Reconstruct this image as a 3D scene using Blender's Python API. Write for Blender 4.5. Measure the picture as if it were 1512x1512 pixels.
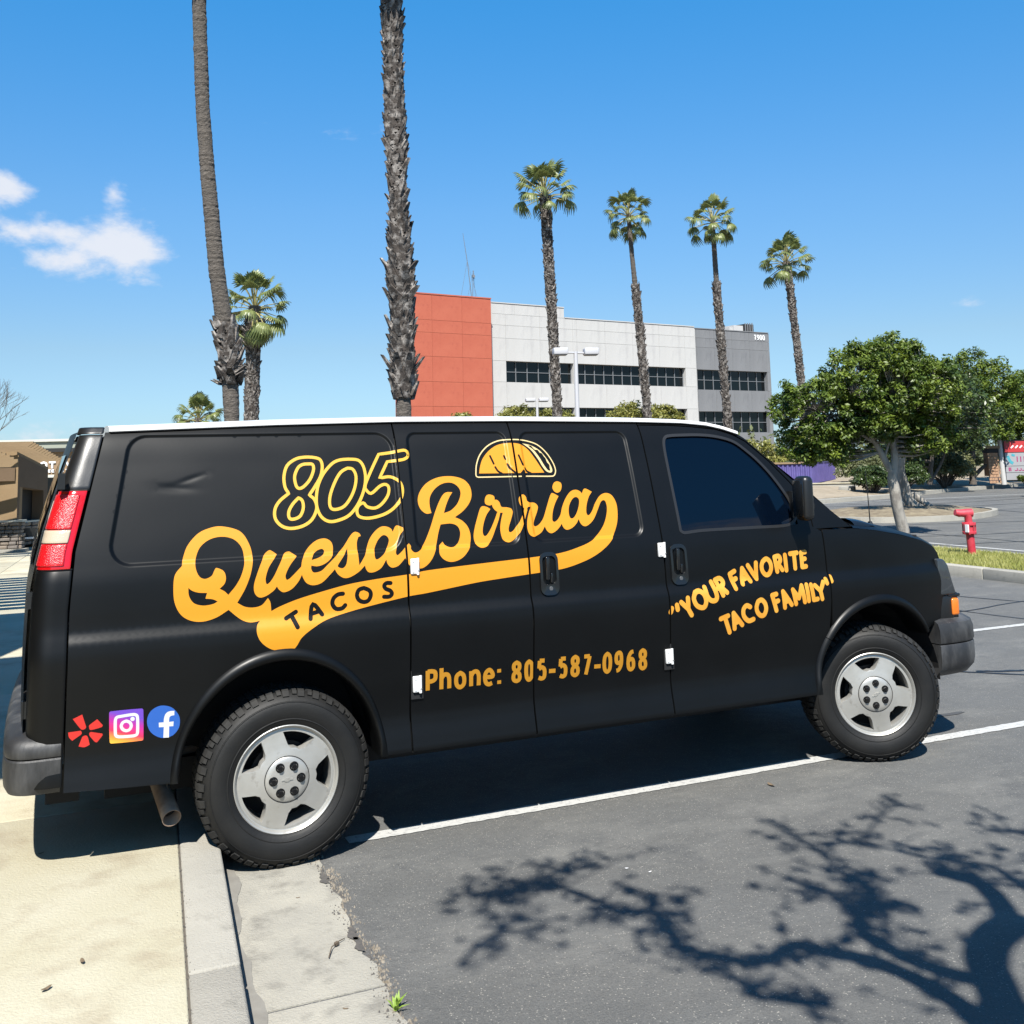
import bpy, bmesh, math, random
import numpy as np
from mathutils import Vector, Matrix
from mathutils.geometry import delaunay_2d_cdt
random.seed(7); rng = np.random.default_rng(7)
R = math.radians
S = bpy.context.scene
for o in list(bpy.data.objects): bpy.data.objects.remove(o)
COL = S.collection

# ------------------------------------------------------------------ camera
YAW, PITCH, ROLL = 0.41207, 0.11641, -0.02356
CAM = Vector((-0.958, -5.780, 1.792))
_f = Vector((math.sin(YAW)*math.cos(PITCH), math.cos(YAW)*math.cos(PITCH), math.sin(PITCH)))
_r = Vector((math.cos(YAW), -math.sin(YAW), 0)); _u = _r.cross(_f)
_r2 = math.cos(ROLL)*_r + math.sin(ROLL)*_u; _u2 = -math.sin(ROLL)*_r + math.cos(ROLL)*_u
cd = bpy.data.cameras.new("camera"); cam = bpy.data.objects.new("camera", cd); COL.objects.link(cam)
m3 = Matrix((_r2, _u2, -_f)).transposed()
cam.matrix_world = Matrix.Translation(CAM) @ m3.to_4x4()
cd.sensor_width = 36; cd.lens = 36.0; cd.shift_y = -0.1667
cd.clip_start = 0.05; cd.clip_end = 3000
S.camera = cam

# ------------------------------------------------------------------ light and exposure
SUN = Vector((-0.33, -0.72, 1.0)).normalized()       # towards the sun
S.view_settings.view_transform = 'Standard'; S.view_settings.look = 'None'
S.view_settings.gamma = 1.0; S.view_settings.exposure = 1.25
S.view_settings.use_curve_mapping = False
sl = bpy.data.lights.new("sun", 'SUN'); sl.energy = 5.0; sl.angle = R(0.53); sl.color = (1.0, 0.955, 0.88)
so = bpy.data.objects.new("sun", sl); COL.objects.link(so)
so.rotation_euler = SUN.to_track_quat('Z', 'Y').to_euler(); so.location = (0, 0, 30)

W = bpy.data.worlds.new("World"); S.world = W; W.use_nodes = True
nt = W.node_tree; nt.nodes.clear()
def N(t, **k):
    n = nt.nodes.new(t)
    for a, b in k.items(): setattr(n, a, b)
    return n
def L(a, b): nt.links.new(a, b)
def MATH(op, a, b=None, c=None, clamp=False):
    n = N('ShaderNodeMath', operation=op); n.use_clamp = clamp
    for i, v in enumerate((a, b, c)):
        if v is None: continue
        if isinstance(v, (int, float)): n.inputs[i].default_value = v
        else: L(v, n.inputs[i])
    return n.outputs[0]
def VM(op, a, b=None):
    n = N('ShaderNodeVectorMath', operation=op)
    for i, v in enumerate((a, b)):
        if v is None: continue
        if isinstance(v, (tuple, list)): n.inputs[i].default_value = v
        else: L(v, n.inputs[i])
    return n
out = N('ShaderNodeOutputWorld'); bg = N('ShaderNodeBackground'); L(bg.outputs[0], out.inputs[0])
bg.inputs[1].default_value = 0.060
sky = N('ShaderNodeTexSky', sky_type='NISHITA'); sky.sun_disc = False
sky.sun_elevation = math.asin(SUN.z); sky.sun_rotation = math.atan2(SUN.x, SUN.y)
sky.altitude = 100; sky.air_density = 1.0; sky.dust_density = 0.35; sky.ozone_density = 2.2
tc = N('ShaderNodeTexCoord'); dirn = VM('NORMALIZE', tc.outputs['Generated']).outputs[0]
# clear-air grade: the same for every compass direction, only the height above the horizon counts
sep = N('ShaderNodeSeparateXYZ'); L(dirn, sep.inputs[0]); gr = N('ShaderNodeValToRGB'); L(sep.outputs['Z'], gr.inputs[0])
el_ = gr.color_ramp.elements
for i, (p_, c_) in enumerate([(0.0, (.31, .45, .66)), (.11, (.41, .50, .57)), (.24, (.375, .62, .76)), (.42, (.215, .74, 1.0)), (1.0, (.18, .70, 1.0))]):
    e = el_[i] if i < 2 else el_.new(p_); e.position = p_; e.color = (*c_, 1)
hs = N('ShaderNodeMix', data_type='RGBA'); hs.blend_type = 'MULTIPLY'; hs.inputs[0].default_value = 1.0; L(sky.outputs[0], hs.inputs[6])
g2 = VM('SCALE', gr.outputs[0]); g2.inputs['Scale'].default_value = 1.50; L(g2.outputs[0], hs.inputs[7])
# clouds: wispy white cumulus low in the sky
nz = N('ShaderNodeTexNoise'); nz.inputs['Scale'].default_value = 14; nz.inputs['Detail'].default_value = 9
nz.inputs['Roughness'].default_value = 0.56; nz.inputs['Distortion'].default_value = 0.5
stretch = VM('MULTIPLY', dirn, (1, 1, 1.9)).outputs[0]; L(stretch, nz.inputs['Vector'])
nz2 = N('ShaderNodeTexNoise'); nz2.inputs['Scale'].default_value = 46; nz2.inputs['Detail'].default_value = 8
nz2.inputs['Roughness'].default_value = 0.62; L(stretch, nz2.inputs['Vector'])
fb = MATH('ADD', MATH('MULTIPLY', nz.outputs[0], 0.68), MATH('MULTIPLY', nz2.outputs[0], 0.32))
total = None
for (dx, dy, dz, rx, rz, k, tilt) in [(-0.006, .9800, .2110, .070, .024, 1.7, 0), (0.030, .9790, .2020, .070, .031, 2.0, 0), (0.004, .98, .187, .060, .026, 1.8, 0), (.052, .978, .194, .046, .030, 1.7, 0),
        (-0.058, .9690, .2430, .040, .020, 1.8, 0), (0.0340, .9687, .2480, .016, .018, .95, 0), (-0.03, .9990, .030, .09, .022, 1.1, 0), (.11, .994, .03, .10, .008, .7, 0),
        (.7355, .6652, .1289, .022, .007, .75, 0), (.235, .920, .312, .05, .012, .50, 0),
        (.60, -.75, .350, .34, .036, 1.5, 0), (.30, -.72, .54, .10, .015, .8, 0), (.45, -.85, .12, .50, .045, 1.2, 0), (-.35, -.93, .18, .35, .05, 1.2, 0), (.85, -.5, .10, .35, .04, 1.2, 0), (-.95, .1, .15, .3, .05, 1.2, 0)]:
    c = Vector((dx, dy, dz)).normalized(); e1 = Vector((c.y, -c.x, 0)).normalized(); e2 = e1.cross(c)
    a = VM('DOT_PRODUCT', dirn, tuple(e1)).outputs['Value']; b = VM('DOT_PRODUCT', dirn, tuple(e2)).outputs['Value']
    fr = VM('DOT_PRODUCT', dirn, tuple(c)).outputs['Value']
    a = MATH('POWER', MATH('DIVIDE', a, rx), 2); b = MATH('POWER', MATH('DIVIDE', b, rz), 2)
    q = MATH('SUBTRACT', 1.0, MATH('SQRT', MATH('ADD', a, b)))
    q = MATH('MULTIPLY', MATH('MAXIMUM', q, -1.5), k * 0.34)
    q = MATH('MULTIPLY', MATH('ADD', q, 1.0), MATH('GREATER_THAN', fr, 0.2))
    total = q if total is None else MATH('MAXIMUM', total, q)
dens = MATH('SUBTRACT', MATH('ADD', MATH('SUBTRACT', total, 1.0), MATH('MULTIPLY', MATH('SUBTRACT', fb, 0.5), 1.7)), 0.10)
mr = N('ShaderNodeMapRange'); mr.interpolation_type = 'SMOOTHSTEP'
L(dens, mr.inputs[0]); mr.inputs[1].default_value = 0.0; mr.inputs[2].default_value = 0.46
mr.inputs[3].default_value = 0; mr.inputs[4].default_value = 0.92
mix = N('ShaderNodeMix', data_type='RGBA'); L(mr.outputs[0], mix.inputs[0]); L(hs.outputs[2], mix.inputs[6])
mix.inputs[7].default_value = (5.9, 6.1, 6.6, 1)
L(mix.outputs[2], bg.inputs[0])

# ------------------------------------------------------------------ materials
ALB = 0.74      # all surface colours below are written for exposure 0.8 and scaled to the exposure in use
def mat(name, col, rough=0.6, metal=0.0, spec=0.5, col2=None, scale=4.0, detail=6, fac=(0.35, 0.65), bump=0.0, bscale=60.0,
        coat=0.0, coat_r=0.1, col3=None, scale3=40.0, fac3=(.55, .75), vec='Object', stretch=None, emis=None, trans=0, sheen=0):
    col, col2, col3 = [c and tuple(v*ALB for v in c) for c in (col, col2, col3)]
    m = bpy.data.materials.new(name); m.use_nodes = True
    t = m.node_tree; bs = t.nodes['Principled BSDF']
    bs.inputs['Base Color'].default_value = (*col, 1); bs.inputs['Roughness'].default_value = rough
    bs.inputs['Metallic'].default_value = metal; bs.inputs['Specular IOR Level'].default_value = spec
    bs.inputs['Coat Weight'].default_value = coat; bs.inputs['Coat Roughness'].default_value = coat_r
    tcn = t.nodes.new('ShaderNodeTexCoord'); src = tcn.outputs[vec]
    if stretch:
        mp = t.nodes.new('ShaderNodeMapping'); mp.inputs['Scale'].default_value = stretch
        t.links.new(src, mp.inputs[0]); src = mp.outputs[0]
    def noise(s, d=6, r=.6):
        n = t.nodes.new('ShaderNodeTexNoise'); n.inputs['Scale'].default_value = s; n.inputs['Detail'].default_value = d
        n.inputs['Roughness'].default_value = r; t.links.new(src, n.inputs['Vector']); return n.outputs[0]
    cur = None
    def mixc(fac_out, lo, hi, a, b):
        q = t.nodes.new('ShaderNodeMapRange'); t.links.new(fac_out, q.inputs[0]); q.inputs[1].default_value = lo; q.inputs[2].default_value = hi
        x = t.nodes.new('ShaderNodeMix'); x.data_type = 'RGBA'; t.links.new(q.outputs[0], x.inputs[0])
        for i, v in ((6, a), (7, b)):
            if isinstance(v, tuple): x.inputs[i].default_value = (*v, 1)
            else: t.links.new(v, x.inputs[i])
        return x.outputs[2]
    if col2: cur = mixc(noise(scale, detail), fac[0], fac[1], col, col2)
    if col3: cur = mixc(noise(scale3, 4), fac3[0], fac3[1], cur if cur else col, col3)
    if cur: t.links.new(cur, bs.inputs['Base Color'])
    if bump:
        b = t.nodes.new('ShaderNodeBump'); b.inputs['Strength'].default_value = 1.0; b.inputs['Distance'].default_value = bump
        t.links.new(noise(bscale, 5), b.inputs['Height']); t.links.new(b.outputs[0], bs.inputs['Normal'])
    if trans: bs.inputs['Transmission Weight'].default_value = trans
    return m

# ------------------------------------------------------------------ mesh helpers
def link(o, parent=None):
    COL.objects.link(o)
    if parent is not None: o.parent = parent
    return o
def mesh(name, v, f, m=None, parent=None, smooth=False):
    me = bpy.data.meshes.new(name); me.from_pydata([tuple(map(float, p)) for p in v], [], [tuple(int(i) for i in q) for q in f])
    if smooth: me.polygons.foreach_set('use_smooth', [True]*len(me.polygons))
    if m is not None:
        for mm in (m if isinstance(m, (list, tuple)) else [m]): me.materials.append(mm)
    o = bpy.data.objects.new(name, me); return link(o, parent)
def empty(name, loc=(0, 0, 0), rotz=0, parent=None):
    o = bpy.data.objects.new(name, None); o.location = loc; o.rotation_euler = (0, 0, rotz); o.empty_display_size = .1
    return link(o, parent)
def tag(o, label=None, cat=None, group=None, kind=None):
    if label: o['label'] = label
    if cat: o['category'] = cat
    if group: o['group'] = group
    if kind: o['kind'] = kind
    return o
def thing(name, label, cat, loc=(0, 0, 0), rotz=0, group=None): return tag(empty(name, loc, rotz), label, cat, group)
def bevel(o, w=0.01, seg=2, angle=30, smooth=True):
    bm = bmesh.new(); bm.from_mesh(o.data)
    es = [e for e in bm.edges if len(e.link_faces) == 2 and e.calc_face_angle(0) > R(angle)]
    bmesh.ops.bevel(bm, geom=es, offset=w, segments=seg, profile=0.5, affect='EDGES', clamp_overlap=True)
    bm.to_mesh(o.data); bm.free()
    if smooth:
        o.data.polygons.foreach_set('use_smooth', [True]*len(o.data.polygons))
        o.data.set_sharp_from_angle(angle=R(50))
    return o
class MB:
    def __init__(s): s.v = []; s.f = []
    def add(s, v, f):
        n = len(s.v); s.v += [tuple(map(float, p)) for p in v]; s.f += [tuple(i+n for i in q) for q in f]; return s
    def box(s, c, d, rz=0, M=None):
        hx, hy, hz = d[0]/2, d[1]/2, d[2]/2
        P = [Vector((x*hx, y*hy, z*hz)) for x in (-1, 1) for y in (-1, 1) for z in (-1, 1)]
        Q = Matrix.Rotation(rz, 3, 'Z') if M is None else M
        P = [Q @ p + Vector(c) for p in P]
        return s.add(P, [(0, 1, 3, 2), (4, 6, 7, 5), (0, 4, 5, 1), (2, 3, 7, 6), (0, 2, 6, 4), (1, 5, 7, 3)])
    def tube(s, pts, rad, n=8, caps=True):
        pts = [Vector(p) for p in pts]; rad = rad if isinstance(rad, (list, tuple)) else [rad]*len(pts)
        rings = []; ref = None
        for i, p in enumerate(pts):
            t = (pts[min(i+1, len(pts)-1)] - pts[max(i-1, 0)])
            if t.length < 1e-9: t = Vector((0, 0, 1))
            t.normalize()
            if ref is None:
                ref = Vector((0, 0, 1)) if abs(t.z) < .9 else Vector((1, 0, 0))
            a = (ref - t*ref.dot(t)).normalized(); b = t.cross(a); ref = a
            rings.append([p + rad[i]*(math.cos(2*math.pi*k/n)*a + math.sin(2*math.pi*k/n)*b) for k in range(n)])
        V = [q for r in rings for q in r]; F = []
        for i in range(len(rings)-1):
            for k in range(n): F.append((i*n+k, i*n+(k+1) % n, (i+1)*n+(k+1) % n, (i+1)*n+k))
        if caps: F.append(tuple(range(n))[::-1]); F.append(tuple((len(rings)-1)*n+k for k in range(n)))
        return s.add(V, F)
    def lathe(s, prof, n=48, axis='Y', c=(0, 0, 0)):
        V = []; F = []
        for (r, h) in prof:
            for k in range(n):
                a = 2*math.pi*k/n
                if axis == 'Y': V.append((c[0]+r*math.cos(a), c[1]+h, c[2]+r*math.sin(a)))
                else: V.append((c[0]+r*math.cos(a), c[1]+r*math.sin(a), c[2]+h))
        for i in range(len(prof)-1):
            for k in range(n): F.append((i*n+k, i*n+(k+1) % n, (i+1)*n+(k+1) % n, (i+1)*n+k))
        if axis != 'Y': pass
        return s.add(V, F)
    def grid(s, fn, nu, nv, flip=False):
        V = [fn(i/nu, j/nv) for i in range(nu+1) for j in range(nv+1)]; F = []
        for i in range(nu):
            for j in range(nv):
                a = i*(nv+1)+j; q = (a, a+nv+1, a+nv+2, a+1); F.append(q[::-1] if flip else q)
        return s.add(V, F)
    def prism(s, poly, z0, z1, axis='Z'):
        n = len(poly)
        mk = {'Z': lambda p, h: (p[0], p[1], h), 'Y': lambda p, h: (p[0], h, p[1]), 'X': lambda p, h: (h, p[0], p[1])}[axis]
        V = [mk(p, z0) for p in poly] + [mk(p, z1) for p in poly]
        F = [tuple(range(n))[::-1], tuple(range(n, 2*n))] + [(i, (i+1) % n, n+(i+1) % n, n+i) for i in range(n)]
        return s.add(V, F)
    def build(s, name, m=None, parent=None, smooth=False, rec=True):
        o = mesh(name, s.v, s.f, m, parent, smooth)
        if rec:
            bm = bmesh.new(); bm.from_mesh(o.data); bmesh.ops.recalc_face_normals(bm, faces=bm.faces); bm.to_mesh(o.data); bm.free()
        if smooth: o.data.set_sharp_from_angle(angle=R(42))
        return o
def catmull(pts, closed=False, step=None, n=6):
    """smooth a polyline; points with a third element are corners"""
    P = [np.array(p[:2], float) for p in pts]; C = [len(p) > 2 for p in pts]; m = len(P); outp = []
    for i in range(m if closed else m-1):
        p1, p2 = P[i], P[(i+1) % m]
        p0 = P[i-1] if (closed or i > 0) else p1; p3 = P[(i+2) % m] if (closed or i < m-2) else p2
        if C[i]: p0 = p1 - (p2-p1)*.6
        if C[(i+1) % m]: p3 = p2 + (p2-p1)*.6
        d = np.linalg.norm(p2-p1)
        for k in range(n):
            t = k/n
            t1 = (p2-p0)*.5; t2 = (p3-p1)*.5
            l1 = np.linalg.norm(t1); l2 = np.linalg.norm(t2)
            if l1 > 1e-9: t1 = t1*min(1, 1.2*d/l1)
            if l2 > 1e-9: t2 = t2*min(1, 1.2*d/l2)
            h = (2*t**3-3*t**2+1)*p1 + (t**3-2*t**2+t)*t1 + (-2*t**3+3*t**2)*p2 + (t**3-t**2)*t2
            outp.append(h)
    if not closed: outp.append(P[-1])
    return np.array(outp)
def stroke(pts, w, rnd=True, n=5):
    q = catmull(pts, False, n=n) if len(pts) > 2 else np.array([p[:2] for p in pts], float)
    q = q[np.concatenate([[True], np.linalg.norm(np.diff(q, axis=0), axis=1) > 1e-6])]
    if len(q) == 1: q = np.array([q[0], q[0]+[1e-4, 0]])
    closed = np.linalg.norm(q[0]-q[-1]) < 1e-6
    t = np.gradient(q, axis=0)
    if closed: t[0] = t[-1] = (q[1]-q[-2])
    t /= np.linalg.norm(t, axis=1)[:, None]+1e-12; nn = np.stack([-t[:, 1], t[:, 0]], 1)
    a = q+nn*w/2; b = (q-nn*w/2)[::-1]
    def cap(c, d0):
        if not rnd or closed: return []
        an = math.atan2(d0[1], d0[0]); return [c+w/2*np.array([math.cos(an-k*math.pi/7), math.sin(an-k*math.pi/7)]) for k in range(1, 7)]
    return np.array(list(a)+cap(q[-1], nn[-1])+list(b)+cap(q[0], -nn[0]))
def winding(poly, pts):
    """nonzero winding number of every point"""
    w = np.zeros(len(pts), int); lo = poly.min(0); hi = poly.max(0)
    idx = np.where((pts >= lo).all(1) & (pts <= hi).all(1))[0]
    if len(idx) == 0: return w
    p = pts[idx]; a = poly; b = np.roll(poly, -1, 0)
    for s0 in range(0, len(p), 4000):
        q = p[s0:s0+4000]; y = q[:, 1][:, None]
        up = (a[:, 1] <= y) & (b[:, 1] > y); dn = (a[:, 1] > y) & (b[:, 1] <= y)
        cr = (b[:, 0]-a[:, 0])*(y-a[:, 1]) - (q[:, 0][:, None]-a[:, 0])*(b[:, 1]-a[:, 1])
        w[idx[s0:s0+4000]] = (up & (cr > 0)).sum(1) - (dn & (cr < 0)).sum(1)
    return w
def dens(poly, step):
    poly = np.asarray(poly, float); o = []
    for i in range(len(poly)):
        a, b = poly[i], poly[(i+1) % len(poly)]; k = max(1, int(np.linalg.norm(b-a)/step))
        for j in range(k): o.append(a+(b-a)*j/k)
    return np.array(o)
def cdt(plus, minus=(), extra=None):
    """triangles inside any plus polygon and no minus polygon -> (verts2d, tris)"""
    V = []; E = []
    for poly in list(plus)+list(minus):
        n0 = len(V); V += [Vector((float(p[0]), float(p[1]))) for p in poly]
        E += [(n0+i, n0+(i+1) % len(poly)) for i in range(len(poly))]
    if extra is not None: V += [Vector((float(p[0]), float(p[1]))) for p in extra]
    r = delaunay_2d_cdt(V, E, [], 0, 1e-6, False)
    v = np.array([tuple(p) for p in r[0]]); f = np.array([tuple(t) for t in r[2]])
    c = v[f].mean(1); inside = np.zeros(len(c), bool)
    for p in plus: inside |= winding(np.asarray(p, float), c) != 0
    for p in minus: inside &= winding(np.asarray(p, float), c) == 0
    f = f[inside]; used = np.unique(f); mp = -np.ones(len(v), int); mp[used] = np.arange(len(used))
    v = v[used]; f = mp[f]
    e1 = v[f[:, 1]]-v[f[:, 0]]; e2 = v[f[:, 2]]-v[f[:, 0]]; ar = e1[:, 0]*e2[:, 1]-e1[:, 1]*e2[:, 0]
    f[ar < 0] = f[ar < 0][:, ::-1]; f = f[np.abs(ar) > 1e-9]
    return v, f
def boundary(f):
    from collections import Counter
    e = {}
    for t in f:
        for a, b in ((t[0], t[1]), (t[1], t[2]), (t[2], t[0])): e[(int(a), int(b))] = 1
    return [(a, b) for (a, b) in e if (b, a) not in e]
def slab2d(name, plus, minus, h0, h1, m, parent=None, axis='Z'):
    """flat plate with holes, between heights h0 (back) and h1 (front)"""
    v, f = cdt(plus, minus); n = len(v)
    mk = {'Z': lambda p, h: (p[0], p[1], h), 'Y': lambda p, h: (p[0], h, p[1])}[axis]
    V = [mk(p, h1) for p in v]+[mk(p, h0) for p in v]
    F = [tuple(t) for t in f]+[tuple(t[::-1]+n) for t in f]+[(b, a, a+n, b+n) for a, b in boundary(f)]
    o = mesh(name, V, F, m, parent)
    bm = bmesh.new(); bm.from_mesh(o.data); bmesh.ops.recalc_face_normals(bm, faces=bm.faces); bm.to_mesh(o.data); bm.free()
    return o
# ================================================================== THE SETTING
M = {}
M['wrap'] = mat('black_vinyl_wrap', (0.0016, 0.0019, 0.0021), .46, spec=.12, coat=.20, coat_r=.32, bump=.00012, bscale=45, col2=(0.0024, 0.0027, 0.0030), scale=3)
M['blackp'] = mat('black_plastic', (0.007, 0.0075, 0.008), .36, bump=.0004, bscale=240)
M['glossb'] = mat('gloss_black_plastic', (.008, .009, .010), .12)
M['bumper'] = mat('weathered_bumper_plastic', (.017, .0175, .019), .55, col2=(.12, .118, .115), scale=5, fac=(.40, .78), bump=.0015, bscale=70, stretch=(1, 1, .35), col3=(.008, .008, .009), scale3=9, fac3=(.5, .7))
M['roofw'] = mat('white_roof_paint', (0.8, 0.8, 0.79), .35, col2=(0.74, 0.74, 0.73), scale=3)
M['dark'] = mat('underbody_black', (0.003, 0.003, 0.0035), .8)
M['rubber'] = mat('black_rubber_seal', (0.006, 0.006, 0.0066), .5)
M['glass'] = mat('dark_tinted_glass', (.001, .003, .008), .015, spec=.30)
M['yellow'] = mat('yellow_vinyl', (.60, .245, .009), .42, spec=.4)
M['phoney'] = mat('amber_vinyl', (.42, .19, .012), .45, spec=.4)
M['slogy'] = mat('orange_vinyl', (.62, .25, .020), .42, spec=.4, col2=(.64, .33, .045), scale=9)
M['cream'] = mat('cream_vinyl', (.60, .47, .22), .45, spec=.4)
M['paley'] = mat('pale_yellow_vinyl', (.60, .35, .035), .42, spec=.4)
M['redv'] = mat('red_vinyl', (.56, .022, .016), .42)
M['bluev'] = mat('blue_vinyl', (.016, .10, .42), .42)
M['whitev'] = mat('white_vinyl', (.60, .60, .60), .42)
M['hingew'] = mat('white_hinge_paint', (0.756, 0.756, 0.738), .45)
M['alloy'] = mat('cast_alloy', (.50, .49, .46), .38, metal=.55, col2=(.43, .42, .385), scale=6, bump=.0004, bscale=120, col3=(.24, .22, .19), scale3=18, fac3=(.60, .82))
M['alloyd'] = mat('dusty_inner_rim', (.20, .20, .19), .6, metal=.4)
M['tyre'] = mat('tyre_rubber', (.0058, .0060, .0062), .60, spec=.30, col2=(.010, .0098, .0092), scale=8, bump=.0008, bscale=90)
M['tyreb'] = mat('dusty_tread_rubber', (.013, .013, .013), .75, spec=.3, col2=(.022, .0215, .020), scale=20)
M['lug'] = mat('black_lug_nut', (.012, .012, .013), .25, metal=.5)
M['redlens'] = mat('red_tail_lens', (.46, .004, .007), .12, spec=.5, coat=.5, coat_r=.05)
M['redlens2'] = mat('ribbed_red_lens', (.52, .006, .010), .25, spec=.5, bump=.004, bscale=120, coat=.4)
M['clearlens'] = mat('clear_reverse_lens', (.46, .38, .28), .12, spec=.6, coat=.5, bump=.001, bscale=160)
M['amber'] = mat('amber_lens', (0.675, 0.165, 0.01125), .15, spec=.6, coat=.6)
M['rust'] = mat('rusty_steel', (0.288, 0.216, 0.16), .7, col2=(0.192, 0.128, 0.088), scale=14, metal=.2)
M['lampg'] = mat('smoked_lamp_glass', (.03, .035, .04), .05, spec=.7)
M['steel'] = mat('grey_steel', (.25, .25, .25), .4, metal=.8)
def asphalt_mat():
    m = bpy.data.materials.new('asphalt'); m.use_nodes = True; t = m.node_tree; bs = t.nodes['Principled BSDF']
    tcn = t.nodes.new('ShaderNodeTexCoord')
    def nz(s, d=6, r=.6, st=(1, 1, 1)):
        mp = t.nodes.new('ShaderNodeMapping'); mp.inputs['Scale'].default_value = st; t.links.new(tcn.outputs['Object'], mp.inputs[0])
        n = t.nodes.new('ShaderNodeTexNoise'); n.inputs['Scale'].default_value = s; n.inputs['Detail'].default_value = d
        n.inputs['Roughness'].default_value = r; t.links.new(mp.outputs[0], n.inputs['Vector']); return n.outputs[0]
    def ramp(x, lo, hi):
        q = t.nodes.new('ShaderNodeMapRange'); t.links.new(x, q.inputs[0]); q.inputs[1].default_value = lo; q.inputs[2].default_value = hi; return q.outputs[0]
    def mixc(fc, a, b):
        x = t.nodes.new('ShaderNodeMix'); x.data_type = 'RGBA'; t.links.new(fc, x.inputs[0])
        for i, v in ((6, a), (7, b)):
            if isinstance(v, tuple): x.inputs[i].default_value = (*[q*ALB for q in v], 1)
            else: t.links.new(v, x.inputs[i])
        return x.outputs[2]
    c = mixc(ramp(nz(1.1, 7, .65), .35, .68), (0.086, 0.088, 0.086), (0.128, 0.127, 0.120))
    c = mixc(ramp(nz(.35, 4, .5, (1, 3, 1)), .45, .65), c, (0.106, 0.109, 0.108)); c = mixc(ramp(nz(.9, 9, .72, (1, 2.2, 1)), .50, .64), c, (.165, .163, .152)); c = mixc(ramp(nz(2.3, 8, .75), .54, .68), c, (.070, .073, .075))
    c = mixc(ramp(nz(150, 3, .7), .45, .75), c, (0.1320, 0.1320, 0.1287))
    c = mixc(ramp(nz(85, 4, .75), .60, .70), c, (0.2178, 0.2112, 0.1914))
    c = mixc(ramp(nz(9, 8, .8), .60, .80), c, (0.1386, 0.1353, 0.1254))
    vo = t.nodes.new('ShaderNodeTexVoronoi'); vo.inputs['Scale'].default_value = 26; t.links.new(tcn.outputs['Object'], vo.inputs['Vector'])
    spk = t.nodes.new('ShaderNodeMath'); spk.operation = 'LESS_THAN'; t.links.new(vo.outputs['Distance'], spk.inputs[0]); spk.inputs[1].default_value = .07
    g2 = t.nodes.new('ShaderNodeMath'); g2.operation = 'MULTIPLY'; t.links.new(spk.outputs[0], g2.inputs[0]); t.links.new(ramp(nz(3, 3), .52, .56), g2.inputs[1])
    vr = t.nodes.new('ShaderNodeTexVoronoi'); vr.inputs['Scale'].default_value = 260; t.links.new(tcn.outputs['Object'], vr.inputs['Vector'])
    sp = t.nodes.new('ShaderNodeSeparateColor'); t.links.new(vr.outputs['Color'], sp.inputs[0])
    c = mixc(ramp(sp.outputs[0], .45, 1.7), c, (.170, .164, .152)); c = mixc(ramp(sp.outputs[1], .70, 1.5), c, (.036, .038, .041)); c = mixc(ramp(sp.outputs[2], .982, .986), c, (.30, .285, .25))
    c = mixc(g2.outputs[0], c, (0.3300, 0.3168, 0.2838))
    t.links.new(c, bs.inputs['Base Color']); bs.inputs['Roughness'].default_value = .82; bs.inputs['Specular IOR Level'].default_value = .35
    b = t.nodes.new('ShaderNodeBump'); b.inputs['Distance'].default_value = .006; t.links.new(nz(110, 5, .7), b.inputs['Height'])
    b2 = t.nodes.new('ShaderNodeBump'); b2.inputs['Distance'].default_value = .02; b2.inputs['Strength'].default_value = .6
    t.links.new(nz(6, 4), b2.inputs['Height']); t.links.new(b2.outputs[0], b.inputs['Normal']); t.links.new(b.outputs[0], bs.inputs['Normal'])
    return m
M['asphalt'] = asphalt_mat()
M['conc'] = mat('pale_concrete', (0.42, 0.385, 0.275), .85, col2=(0.48, 0.45, 0.345), scale=1.4, bump=.004, bscale=90, col3=(0.31, 0.26, 0.18), scale3=3.5, fac3=(.50, .80))
M['kerbc'] = mat('kerb_concrete', (0.31, 0.2945, 0.2542), .85, col2=(0.3596, 0.341, 0.2945), scale=2.2, bump=.005, bscale=120, col3=(0.2232, 0.2108, 0.1798), scale3=9, fac3=(.58, .8))
M['gutter'] = mat('gutter_concrete', (.285, .272, .235), .85, col2=(.365, .345, .29), scale=2.6, bump=.005, bscale=110, col3=(.185, .175, .15), scale3=6, fac3=(.52, .74))
M['joint'] = mat('joint_dirt', (.10, .085, .065), .95, bump=.003)
M['paint_line'] = mat('worn_white_paint', (0.465, 0.465, 0.45), .7, col2=(0.3, 0.3, 0.2925), scale=30, fac=(.50, .75), col3=(0.15, 0.15, 0.15), scale3=75, fac3=(.60, .70))
M['mull_d'] = mat('dull_screw', (.18, .18, .18), .5)
M['tar'] = mat('tar_seal', (0.0132, 0.0138, 0.0156), .45)
M['dirt'] = mat('dry_dirt', (0.2604, 0.2108, 0.1426), .95, col2=(0.3224, 0.2666, 0.1922), scale=.9, bump=.03, bscale=6, col3=(0.1364, 0.1116, 0.0744), scale3=3, fac3=(.55, .75))

ground = MB(); ground.add([(-400, -300, 0), (700, -300, 0), (700, 900, 0), (-400, 900, 0)], [(0, 1, 2, 3)])
g = ground.build('ground', M['asphalt']); tag(g, kind='structure')
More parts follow.
